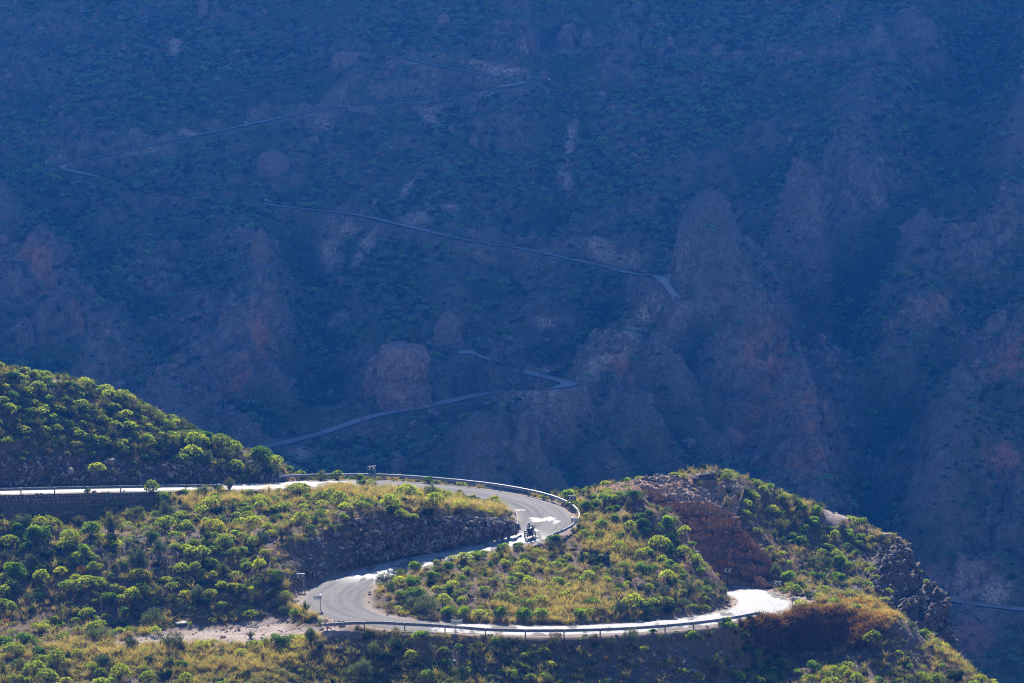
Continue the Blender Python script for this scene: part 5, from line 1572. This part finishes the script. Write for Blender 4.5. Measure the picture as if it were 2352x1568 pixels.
boulder(1627, 1083, 20, "d", "black jagged summit rock on the knoll skyline above the red cliff", .72, 1.5, 0, .2, tilt=-.15)
boulder(1600, 1096, 12, "d", "smaller black rock leaning on the summit rock", .8, 1.2, 1, .9)
boulder(1502, 1098, 7, "d", "small dark rock on the skyline at the low end of the knoll ridge", .8, 1.3, 2, .2)
boulder(1869, 1383, 9.5, "b", "rounded red-brown boulder in front of the rock heap by the right bend", .85, 1, 1, .3)
boulder(1881, 1362, 10, "b", "long red-brown block leaning back in the rock heap by the right bend", .8, 1.5, 2, .5, tilt=-.5)
boulder(1844, 1364, 9, "d", "black rock beside the round yellow spurge at the right bend", .9, 1.2, 3, .1)
boulder(1893, 1358, 7, "s", "tan rock at the back of the rock heap by the right bend", .7, 1.3, 0, .8)
boulder(1900, 1368, 5, "w", "small pale stone on the far end of the rock heap", .7, 1.3, 1, .8)
boulder(1861, 1331, 7, "w", "pale stone at the foot of the eroded gully below the knoll", .6, 1.4, 2, .8)
boulder(1983, 1197, 9, "d", "dark rock under a green bush on the bare saddle skyline", .8, 1.2, 3, .8)
boulder(2030, 1222, 13, "s", "flat light ledge of rock at the top of the dark crag", .4, 1.7, 0, .1)
boulder(2063, 1234, 10, "s", "blocky tan rock on the skyline shoulder of the dark crag", .7, 1.3, 1, .6)
boulder(700, 1240, 9, "d", "dark rock poking out of the cut bank above the chevron sign", .8, 1.2, 1, .2)
boulder(714, 1281, 9, "d", "grey-black rock halfway down the cut bank above the chevron sign", .9, 1.1, 2, .4)
boulder(164, 1082, 12, "s", "rounded tan outcrop in the road cutting above the straight guardrail", 1.0, .9, 3, .4)
boulder(146, 1098, 9, "d", "dark pointed rock in the road cutting beneath the tan outcrop", .9, 1, 0, .4)
boulder(287, 908, 7, "w", "pale rock tip breaking the skyline of the bushy hill", .8, 1.3, 1, .2, tilt=.5)
boulder(640, 1121, 6, "b", "dark brown rock on the road verge beside the upper spurge", .8, 1.2, 2, .2)
boulder(642, 1132, 6, "w", "white stone just below the brown verge rock", .6, 1.4, 3, .2)
for i, (x, y, r) in enumerate(((800, 1240, 25), (910, 1225, 26), (1130, 1325, 29), (1100, 1372, 28), (870, 1355, 25), (1040, 1480, 32), (1325, 1215, 25), (1290, 1485, 26), (1460, 1410, 24), (1140, 1400, 26), (1640, 1500, 30), (1850, 1480, 28))):
    boulder(803.9 + x * .2128, 1234.5 + y * .2128, r * .2128 * 1.1, "wgwsgw"[i % 6] if i < 9 else "s", ["white upright", "round whitish", "tall pale", "squat pale", "long pale", "wide grey", "flat white", "narrow white", "brownish", "small tan", "lone tan", "low tan"][i] + " stone in the stony gully under the lower guardrail", .8, 1.15, i, i * .7)
boulder(1408, 1531, 6.5, "s", "light tan block resting alone on the dark scree slope", .8, 1.4, 1, .3)
boulder(1400, 1557, 6, "w", "rounded pale block at the bottom of the dark scree slope", .8, 1.2, 2, .3)
boulder(1227, 1515, 10, "d", "dark slanting rock at the edge of the stony gully", .8, 1.2, 3, .3, tilt=.5)
boulder(1597, 1541, 5.5, "w", "cream-coloured block among dark rubble beside the lower bushes", .8, 1.1, 0, .3)
boulder(1979, 1527, 7, "b", "brown rock standing alone on the grey landslip", .9, 1, 1, .3)
boulder(766, 1416, 5, "w", "white stone beside the guardrail end and the gravel track", .6, 1.3, 1, .3)
boulder(780, 1487, 9, "w", "whitish boulder among bushes below the end of the lower rail", .7, 1.3, 2, .3)
boulder(1686, 1476, 6, "g", "flat bluish stone under the flowering spurge below the rail", .4, 1.6, 3, .3)
boulder(870, 1457, 8, "d", "dark flat rock under the lower guardrail beside a bright bush", .45, 1.6, 0, .2)
for i, (x, y, r, dd) in enumerate(((1010, 735, 46, 387), (1180, 790, 52, 385.5), (1105, 870, 52, 384.5), (1190, 880, 44, 384.5), (800, 380, 40, 389), (880, 480, 42, 389.5), (760, 450, 40, 387.5), (900, 560, 40, 388.5), (820, 600, 36, 386), (700, 545, 36, 385), (930, 400, 40, 391), (1100, 960, 44, 383.5), (1200, 1150, 44, 381))):
    boulder(1837.4 + x * .2677, 1148.4 + y * .2677, r * .2677, "d" if i % 3 else "s", ["square brown", "overhanging layered", "smooth-faced", "outermost hanging", "light ledged", "steep", "slanting light", "notched", "low", "stepped", "skyline", "undercut", "lowest hanging"][i] + " block of the dark crag", .75, 1.45, i, .3 + i * .5, d=dd, sink=.9, tilt=.12)
# pale slab lying by the track
h = hit(416, 1432)
t = MB()
t.lathe([(0, .16), (.95, .15), (1.0, .10), (.93, .0), (.9, -.06), (0, -.06)], 14, 'Z')
o = t.build("pale_slab", plain("pale_slab_concrete", (.40, .39, .31), .8), loc=(h.x, h.y, h.z + .02), label="pale flat slab lying at the edge of the gravel track", cat="slab", smooth=False)
o.scale = (.7, .42, .9); o.rotation_euler = (.12, -.05, .2)

# ================================================================== PRICKLY PEAR
M_PAD = plain("cactus_pad_green", (.035, .06, .022), .55, 0, .5, .3)
h = hit(1368, 1288)
cact = thing("prickly_pear", "dark green prickly pear clump with flat upright pads on the middle slope", "cactus", (h.x, h.y, h.z))
pm = MB()
vs, fs = [], []
for i in range(5):
    th = math.pi * i / 4
    for k in range(10):
        a = 2 * math.pi * k / 10
        vs.append((math.sin(th) * math.cos(a) * (.75 + .25 * (1 - math.cos(th)) / 2 * 1.4), math.sin(th) * math.sin(a) * .16, 1 - math.cos(th)))
for i in range(4):
    for k in range(10):
        fs.append((i * 10 + k, i * 10 + (k + 1) % 10, (i + 1) * 10 + (k + 1) % 10, (i + 1) * 10 + k))
pm.add(vs, fs)
PAD = pm.mesh("cactus_pad", M_PAD, True)
cr = random.Random(9)
def pad(p, yaw, lean, roll, s):
    o = link("pad", PAD, cact, p)
    o.rotation_euler = Euler((lean, roll, yaw), 'XYZ')
    o.scale = (s * .62, s * .8, s * .56)
    return Vector(p) + (Euler((lean, roll, yaw), 'XYZ').to_matrix() @ Vector((0, 0, s * 1.02)))
npad = 0
for i in range(30):
    a = cr.uniform(0, 6.283); q = 1.55 * math.sqrt(cr.random())
    p = Vector((q * math.cos(a), q * math.sin(a) * .7, -.1))
    gzp = float(ground_z(h.x + p.x, h.y + p.y)) - h.z
    p.z = gzp - .05
    yaw = cr.uniform(0, 3.14)
    for lvl in range(cr.choice((2, 3, 3, 4))):
        s = cr.uniform(.30, .42) * (1 - .08 * lvl)
        p2 = pad(p, yaw + cr.uniform(-.6, .6), cr.uniform(-.3, .3), cr.uniform(-.35, .35) + .12 * (p.x), s)
        npad += 1
        if cr.random() < .55:
            pad(p2 - Vector((.08, 0, .06)), yaw + cr.uniform(-1, 1), cr.uniform(-.5, .5), cr.choice((-1, 1)) * cr.uniform(.4, .9), s * .8)
        p = p2 - Vector((0, 0, .05))

# ================================================================== MOTORCYCLE AND RIDER
M_TYRE = plain("tyre_rubber", (.012, .012, .012), .8)
M_BIKE = plain("bike_black", (.016, .016, .018), .3, 0, .5)
M_METAL = plain("bike_alloy", (.28, .28, .29), .35, .9)
M_SILVER = plain("bike_silver_panel", (.42, .42, .43), .35, .2)
M_REDL = plain("tail_light_red", (.5, .02, .015), .25)
M_PLATE = plain("plate_white", (.68, .68, .66), .5)
M_GLASS = plain("smoked_screen", (.03, .03, .035), .15, 0, .6)
M_JACKET = plain("jacket_white", (.60, .62, .64), .75, var=.06)
M_JBLACK = plain("jacket_black_panel", (.02, .02, .023), .7)
M_HELW = plain("helmet_white", (.72, .74, .72), .25)
M_HELG = plain("helmet_green", (.10, .34, .07), .3)
hb = hit(1217.5, 1236.5)
bk, bi = road_near(np.array([[hb.x, hb.y]]))
hdg = math.atan2(.80, .62)
zb = float(ROAD[bi[0], 2]) + .045
bike = thing("motorcycle", "black adventure motorcycle rounding the upper hairpin on the pale road", "motorcycle", (hb.x, hb.y, zb), (R(-3), 0, hdg))
def wheel(x):
    mb = MB()
    mb.lathe([(.235, -.03), (.27, -.045), (.285, -.04), (.285, .04), (.27, .045), (.235, .03)], 24, 'Y', closed=True)
    mb.lathe([(.0, -.07), (.055, -.07), (.055, .07), (.0, .07)], 10, 'Y')
    for k in range(9):
        a = k * 2 * math.pi / 9
        mb.tube([(.04 * math.cos(a), .03, .04 * math.sin(a)), (.25 * math.cos(a + .12), 0, .25 * math.sin(a + .12))], .011, 4)
    w = mb.build("wheel", M_METAL, bike, loc=(x, 0, .335))
    mb = MB()
    mb.lathe([(.275, -.055), (.31, -.07), (.333, -.045), (.338, 0), (.333, .045), (.31, .07), (.275, .055)], 28, 'Y', closed=True)
    mb.build("tyre", M_TYRE, w, True)
    mb = MB(); mb.lathe([(.08, .078), (.15, .078), (.15, .084), (.08, .084)], 20, 'Y', closed=True)
    mb.build("brake_disc", M_METAL, w)
    return w
wheel(-.72); wheel(.74)
mb = MB()
mb.box((.02, 0, .46), (.44, .30, .34)); mb.box((.16, 0, .62), (.24, .34, .18)); mb.tube([(.0, .19, .40), (.0, .23, .40)], .10, 12); mb.tube([(.0, -.19, .40), (.0, -.23, .40)], .11, 12)
mb.box((.3, 0, .50), (.05, .34, .30)); mb.tube([(.3, .0, .30), (-.2, 0, .25)], .07, 8)
mb.build("engine", M_BIKE, bike)
mb = MB()
for s in (-1, 1):
    mb.tube([(.50, s * .03, .92), (.2, s * .15, .78), (-.25, s * .14, .62), (-.3, s * .12, .36)], .022, 6)
    mb.tube([(-.22, s * .13, .66), (-.62, s * .11, .86)], .018, 6)
    mb.tube([(-.28, s * .12, .36), (-.72, s * .10, .335)], .03, 6)
    mb.box((-.12, s * .22, .33), (.09, .12, .025))
mb.build("chassis", M_BIKE, bike)
mb = MB()
for s in (-1, 1):
    mb.tube([(.47, s * .10, .96), (.74, s * .10, .335)], [.026, .034], 8)
mb.box((.50, 0, .93), (.09, .26, .04)); mb.box((.54, 0, .80), (.09, .26, .04))
mb.build("fork", M_METAL, bike)
mb = MB(); mb.lathe([(.05, .62), (.15, .56), (.19, .45), (.17, .3), (.14, .12), (.08, .02), (0, 0)], 12, 'Z', (0, 0, 0))
tk_ = mb.build("fuel_tank", M_BIKE, bike, True); tk_.location = (-.12, 0, .93); tk_.rotation_euler = (0, R(78), 0); tk_.scale = (.85, 1.15, .95)
mb = MB(); mb.add([(.02, -.11, .86), (.02, .11, .86), (-.34, -.15, .84), (-.34, .15, .84), (-.80, -.11, .93), (-.80, .11, .93), (.02, -.08, .79), (.02, .08, .79), (-.34, -.12, .75), (-.34, .12, .75), (-.80, -.07, .86), (-.80, .07, .86)],
                  [(0, 2, 3, 1), (2, 4, 5, 3), (6, 7, 9, 8), (8, 9, 11, 10), (0, 6, 8, 2), (2, 8, 10, 4), (1, 3, 9, 7), (3, 5, 11, 9), (0, 1, 7, 6), (4, 10, 11, 5)])
mb.build("seat", M_BIKE, bike)
mb = MB(); mb.box((-.86, 0, .86), (.18, .20, .09)); mb.box((-.98, 0, .70), (.03, .05, .26)); mb.box((-.86, 0, .94), (.26, .30, .02)); mb.box((-.72, 0, .70), (.40, .13, .02), Euler((0, .3, 0)).to_matrix())
tail = mb.build("tail", M_BIKE, bike)
mb = MB(); mb.box((-.962, 0, .87), (.03, .15, .06)); mb.build("tail_light", M_REDL, tail)
mb = MB(); mb.box((-1.0, 0, .64), (.012, .20, .16), Euler((0, .25, 0)).to_matrix()); mb.build("number_plate", M_PLATE, tail)
mb = MB()
mb.tube([(-.15, -.20, .36), (-.4, -.22, .42)], .028, 8); mb.tube([(-.4, -.22, .42), (-.82, -.24, .56)], [.05, .06], 10)
mb.build("exhaust", M_METAL, bike)
mb = MB()
mb.add([(.45, -.2, .78), (.45, .2, .78), (.80, -.05, .86), (.80, .05, .86), (.52, -.17, 1.10), (.52, .17, 1.10), (.74, -.08, 1.04), (.74, .08, 1.04), (.30, -.23, .66), (.30, .23, .66), (.33, -.22, .92), (.33, .22, .92)],
       [(2, 3, 7, 6), (6, 7, 5, 4), (0, 2, 6, 4), (1, 5, 7, 3), (0, 1, 3, 2), (8, 0, 4, 10), (9, 11, 5, 1), (8, 9, 1, 0), (10, 4, 5, 11)])
fair = mb.build("fairing", M_BIKE, bike)
mb = MB(); mb.add([(.60, -.16, 1.07), (.60, .16, 1.07), (.50, -.13, 1.36), (.50, .13, 1.36), (.64, 0, 1.08), (.54, 0, 1.38)], [(0, 4, 5, 2), (4, 1, 3, 5), (2, 5, 4, 0), (5, 3, 1, 4)])
mb.build("windscreen", M_GLASS, fair)
mb = MB(); mb.box((.785, 0, .95), (.05, .14, .12)); mb.build("headlight", M_PLATE, fair)
for s in (-1, 1):
    mb = MB(); mb.add([(.18, s * .235, .62), (.46, s * .24, .70), (.50, s * .20, .94), (.20, s * .225, .86), (.18, s * .215, .62), (.46, s * .22, .70), (.50, s * .18, .94), (.20, s * .205, .86)], [(0, 1, 2, 3), (7, 6, 5, 4), (0, 4, 5, 1), (1, 5, 6, 2), (2, 6, 7, 3), (3, 7, 4, 0)])
    mb.build("side_panel", M_SILVER, bike)
mb = MB(); vs, fs = [], []
for k in range(9):
    a = R(40 + k * 15)
    for y in (-.075, .075):
        for rr in (.365, .378): vs.append((.74 + rr * math.cos(a), y, .335 + rr * math.sin(a)))
for k in range(8):
    o = k * 4
    fs += [(o, o + 1, o + 5, o + 4), (o + 2, o + 6, o + 7, o + 3), (o + 1, o + 3, o + 7, o + 5), (o, o + 4, o + 6, o + 2)]
fs += [(0, 2, 3, 1), (32, 33, 35, 34)]
mb.add(vs, fs); mb.build("front_mudguard", M_BIKE, bike)
mb = MB(); mb.tube([(.36, -.42, 1.10), (.42, -.30, 1.13), (.46, -.08, 1.03), (.46, .08, 1.03), (.42, .30, 1.13), (.36, .42, 1.10)], .016, 8)
bar = mb.build("handlebar", M_BIKE, bike)
for s in (-1, 1):
    mb = MB(); mb.tube([(.42, s * .30, 1.13), (.44, s * .36, 1.32)], .008, 5); mb.box((.44, s * .39, 1.36), (.03, .16, .10)); mb.build("mirror", M_BIKE, bar)
    mb = MB(); mb.add([(.42, s * .28, 1.06), (.50, s * .34, 1.17), (.44, s * .47, 1.17), (.36, s * .47, 1.06), (.44, s * .28, 1.05), (.52, s * .35, 1.16), (.46, s * .49, 1.16), (.38, s * .49, 1.05)], [(0, 1, 2, 3), (7, 6, 5, 4), (0, 4, 5, 1), (1, 5, 6, 2), (2, 6, 7, 3), (3, 7, 4, 0)])
    mb.build("hand_guard", M_BIKE, bar)

# rider: one continuous skinned body
def skin_body(verts, edges, radii, sub=2):
    me = bpy.data.meshes.new("person_body")
    me.from_pydata(verts, edges, [])
    o = bpy.data.objects.new("person_body", me)
    COL.objects.link(o)
    m = o.modifiers.new("skin", 'SKIN')
    lay = me.skin_vertices[0] if me.skin_vertices else None
    if lay is None:
        bm = bmesh.new(); bm.from_mesh(me); bm.verts.layers.skin.verify(); bm.to_mesh(me); bm.free()
        lay = me.skin_vertices[0]
    for i, r in enumerate(radii):
        lay.data[i].radius = r if isinstance(r, tuple) else (r, r)
        lay.data[i].use_root = (i == 0)
    s = o.modifiers.new("sub", 'SUBSURF'); s.levels = sub; s.render_levels = sub
    dg = bpy.context.evaluated_depsgraph_get()
    out = bpy.data.meshes.new_from_object(o.evaluated_get(dg))
    bpy.data.objects.remove(o)
    return out
V_ = [(-.32, 0, .93), (-.28, 0, 1.08), (-.20, 0, 1.27), (-.14, 0, 1.43), (-.10, 0, 1.53), (-.05, 0, 1.62)]
R_ = [(.155, .13), (.15, .12), (.165, .125), (.17, .11), (.062, .062), (.09, .10)]
E_ = [(0, 1), (1, 2), (2, 3), (3, 4), (4, 5)]
for s in (-1, 1):
    b = len(V_)
    V_ += [(-.13, s * .20, 1.43), (.02, s * .34, 1.22), (.22, s * .36, 1.14), (.35, s * .35, 1.125)]
    R_ += [.078, .058, .046, .04]
    E_ += [(3, b), (b, b + 1), (b + 1, b + 2), (b + 2, b + 3)]
    b = len(V_)
    V_ += [(-.27, s * .13, .91), (.14, s * .25, .80), (.0, s * .235, .60), (-.14, s * .225, .37), (.03, s * .235, .35)]
    R_ += [.105, .075, .066, .05, .042]
    E_ += [(0, b), (b, b + 1), (b + 1, b + 2), (b + 2, b + 3), (b + 3, b + 4)]
body = skin_body(V_, E_, R_)
body.name = "person"
for m in (M_JACKET, M_JBLACK): body.materials.append(m)
for p in body.polygons:
    c = p.center
    jacket = c.z > 1.0 and not (c.x > .24)
    black = (abs(c.y) > .105 and c.z < 1.38 and c.x < .0 and abs(c.y) < .2) or (abs(c.y) < .022 and c.x < -.2) or (c.z < 1.06) or (c.z > 1.49) or (abs(c.y) > .28 and c.x < .1 and c.z < 1.26)
    p.material_index = 0 if jacket and not black else 1
    p.use_smooth = True
rider = link("person", body, None, (hb.x, hb.y, zb), "person in white jacket and white-green helmet riding the black motorcycle", "person")
rider.rotation_euler = (R(-3), 0, hdg)
mb = MB()
vs, fs = [], []
for i in range(9):
    th = math.pi * i / 8
    for k in range(16):
        a = 2 * math.pi * k / 16
        vs.append((math.sin(th) * math.cos(a) * (.155 if math.cos(a) > 0 else .145), math.sin(th) * math.sin(a) * .128, math.cos(th) * .145))
for i in range(8):
    for k in range(16):
        fs.append((i * 16 + k, i * 16 + (k + 1) % 16, (i + 1) * 16 + (k + 1) % 16, (i + 1) * 16 + k))
mb.add(vs, fs)
hel = mb.build("helmet", [M_HELW, M_HELG], rider, True)
hel.location = (-.02, 0, 1.66); hel.rotation_euler = (0, R(8), 0)
for p in hel.data.polygons:
    p.material_index = 1 if (p.center.z < .03 and p.center.x < .06) else 0
mb = MB(); mb.add([(.125, -.095, -.03), (.155, 0, -.035), (.125, .095, -.03), (.12, -.09, .05), (.15, 0, .055), (.12, .09, .05)], [(0, 1, 4, 3), (1, 2, 5, 4), (3, 4, 1, 0), (4, 5, 2, 1)])
mb.build("visor", M_GLASS, hel)
for s in (-1, 1):       # gloved hands closed round the grips
    mb = MB()
    mb.tube([(.33, s * .355, 1.13), (.37, s * .36, 1.135), (.40, s * .365, 1.13)], [.036, .046, .04], 8)
    for k, L_ in enumerate((.95, 1.05, 1.0, .85)):
        y = s * (.325 + .022 * k)
        mb.tube([(.39, y, 1.145), (.39 + .045 * L_, y, 1.13), (.395 + .04 * L_, y, 1.095), (.385 + .02 * L_, y, 1.08)], [.011, .0105, .0095, .008], 6)
    mb.tube([(.36, s * .325, 1.125), (.375, s * .305, 1.11), (.392, s * .315, 1.09)], [.012, .011, .009], 6)
    mb.build("glove", M_JBLACK, rider, True)

# ================================================================== THINGS ON THE MOUNTAIN
M_TOWER = m_rock("purple_brown_rock", (.17, .115, .10), (.50, .35, .28), (.30, .18, .15), scale=.3)
def crag_rock(name, u, v_base, w_px, h_px, label, lobes, seed, mat, cat="rock", group=None):
    """a free-standing rock: a lumpy column with tiers; lobes = ((height fraction, radius fraction), ...)"""
    b = mhit(u, v_base)
    ppm = FPX / b[1]
    Wm, Hm = w_px / ppm / 2, h_px / ppm
    nr, nc = 40, 56
    t = np.linspace(0, 1, nr)
    rr = np.interp(t, [l[0] for l in lobes], [l[1] for l in lobes])
    a = np.linspace(0, 2 * np.pi, nc, endpoint=False)
    T, A_ = np.meshgrid(t, a, indexing='ij')
    Rr = rr[:, None] * np.ones_like(A_)
    sq = (np.abs(np.cos(A_)) ** 3 + np.abs(np.sin(A_)) ** 3) ** (-1 / 3)
    p = np.stack([np.cos(A_) * Rr * sq * Wm, np.sin(A_) * Rr * sq * Wm * .9, T * Hm - .18 * Hm], -1).reshape(-1, 3)
    q = p + b
    f1, e1, r1 = cells(q / (Wm * .55), seed)
    dis = Wm * (.20 * fbm(q / (Wm * .9), 4, seed) + .22 * (r1 - .5) * sstep(0, .2, e1) + .07 * fbm(q / (Wm * .2), 3, seed + 2, ridged=True))
    nrm = np.stack([np.cos(A_), np.sin(A_), .3 + 0 * A_], -1).reshape(-1, 3)
    p = p + nrm * dis[:, None] * (.15 + .85 * np.repeat(np.minimum(rr * 2, 1), nc))[:, None]
    f = []
    for i in range(nr - 1):
        for k in range(nc):
            f.append((i * nc + k, i * nc + (k + 1) % nc, (i + 1) * nc + (k + 1) % nc, (i + 1) * nc + k))
    f.append(tuple((nr - 1) * nc + k for k in range(nc)))
    me = mesh_np(name, p, [tuple(x) for x in f], [mat], None, False)
    return link(name, me, None, (b[0], b[1] + Wm * .45, b[2]), label, cat, group)
crag_rock("rock_tower", 928, 938, 118, 185, "tall two-tiered rock tower standing above the mountain road", ((0, .98), (.4, 1.0), (.52, .82), (.58, .95), (.85, .9), (.95, .7), (1, .1)), 501, M_TOWER)
crag_rock("rock_shoulder", 868, 905, 70, 110, "dark rock shoulder attached beside the tall rock tower", ((0, 1), (.5, .95), (.85, .6), (1, .1)), 502, M_TOWER)
FB = [(1030, 797, 66, 75, "rounded boulder at the hairpin above the rock tower"), (626, 398, 72, 48, "broad flat-topped boulder below the long diagonal mountain road"), (598, 594, 46, 60, "blocky upright boulder in the scrub over the craggy ribs"),
      (1020, 60, 30, 26, "light wedge-shaped boulder high on the mountain above the upper road"), (1217, 112, 26, 38, "tall boulder standing at the end of the tan road cut"), (1249, 188, 22, 26, "small upright boulder at the top hairpin"), (918, 1076, 40, 30, "squarish boulder below the lowest mountain road"),
      (1108, 1014, 30, 24, "tilted pale boulder in the ravine under the lowest mountain road"), (786, 752, 34, 24, "whitish boulder cluster in the scrub above the rock tower"), (770, 702, 16, 16, "small round boulder above the whitish cluster"), (466, 40, 22, 44, "tall dark boulder near the top of the mountain"), (404, 575, 26, 22, "low boulder above the craggy ribs"), (1088, 338, 22, 24, "dark boulder beside the scree streak")]
for i, (u, v, w_, h_, lab) in enumerate(FB):
    crag_rock("mountain_boulder", u, v, w_, h_ * 1.3, lab, ((0, .9), (.35, 1.0), (.7, .85), (.9, .5), (1, .1)), 510 + i, M_FARROCK, group="boulders on the mountain")
for u, v, hgt, ar, lab in ((107, 384, 1.5, 1, "far chevron sign with a post at the outer hairpin of the mountain road"), (80, 390, 1.1, 1, "lower far chevron sign at the outer hairpin of the mountain road"), (1213, 190, 1.6, -1, "far chevron sign at the topmost hairpin"), (1261, 190, 1.0, -1, "far chevron sign past the topmost hairpin"),
                           (611, 468, 1.0, 1, "tiny white far sign above the middle mountain road"), (1480, 632, 1.0, -1, "far chevron sign ahead of the steep mountain road bend"), (1537, 648, 1.6, -1, "far chevron sign at the steep mountain road bend"), (1326, 879, 1.3, -1, "far chevron sign at the lower mountain hairpin"), (1100, 792, 1.2, 1, "far chevron sign at the bend by the rounded boulder"), (565, 291, 1.1, 1, "far white marker on the long diagonal road")):
    b = mhit(u, v)
    sign(tuple(b), hgt, lab, [(0, 1.0, .55, ar, 1, 0)], group="small signs on the mountain road", post_r=.06)
ALLF = [(r, proj(r)) for r in FAR]
def far_rail(ri_, u0, u1, v0, v1, label):
    r, uv = ALLF[ri_]
    m = (uv[:, 0] > u0) & (uv[:, 0] < u1) & (uv[:, 1] > v0) & (uv[:, 1] < v1)
    if m.sum() < 3: return
    t, n = frame2d(r)
    k = np.where(m)[0]
    p = r[k].copy()
    nn = n[k] * np.sign(-n[k][:, 1:2])          # valley side
    p[:, :2] += nn * 2.5
    p[:, 2] += .1
    guardrail(p, 1 if (n[k][:, 1] < 0).mean() > .5 else -1, label, span=8.0, group="far guardrails on the mountain road", detail=False)
far_rail(0, 143, 210, 388, 412, "far guardrail just past the outer mountain hairpin")
far_rail(0, 1140, 1216, 192, 212, "far guardrail at the topmost mountain hairpin")
far_rail(1, 1318, 1430, 595, 632, "far guardrail before the steep mountain road bend")
far_rail(1, 905, 985, 505, 545, "far guardrail along the middle of the mountain road")
far_rail(2, 560, 745, 990, 1042, "far guardrail where the lowest mountain road meets the hill")
far_rail(2, 1090, 1200, 812, 862, "far guardrail on the short zigzag by the rounded boulder")
far_rail(3, 2165, 2400, 1370, 1410, "far guardrail along the road beyond the dark crag")
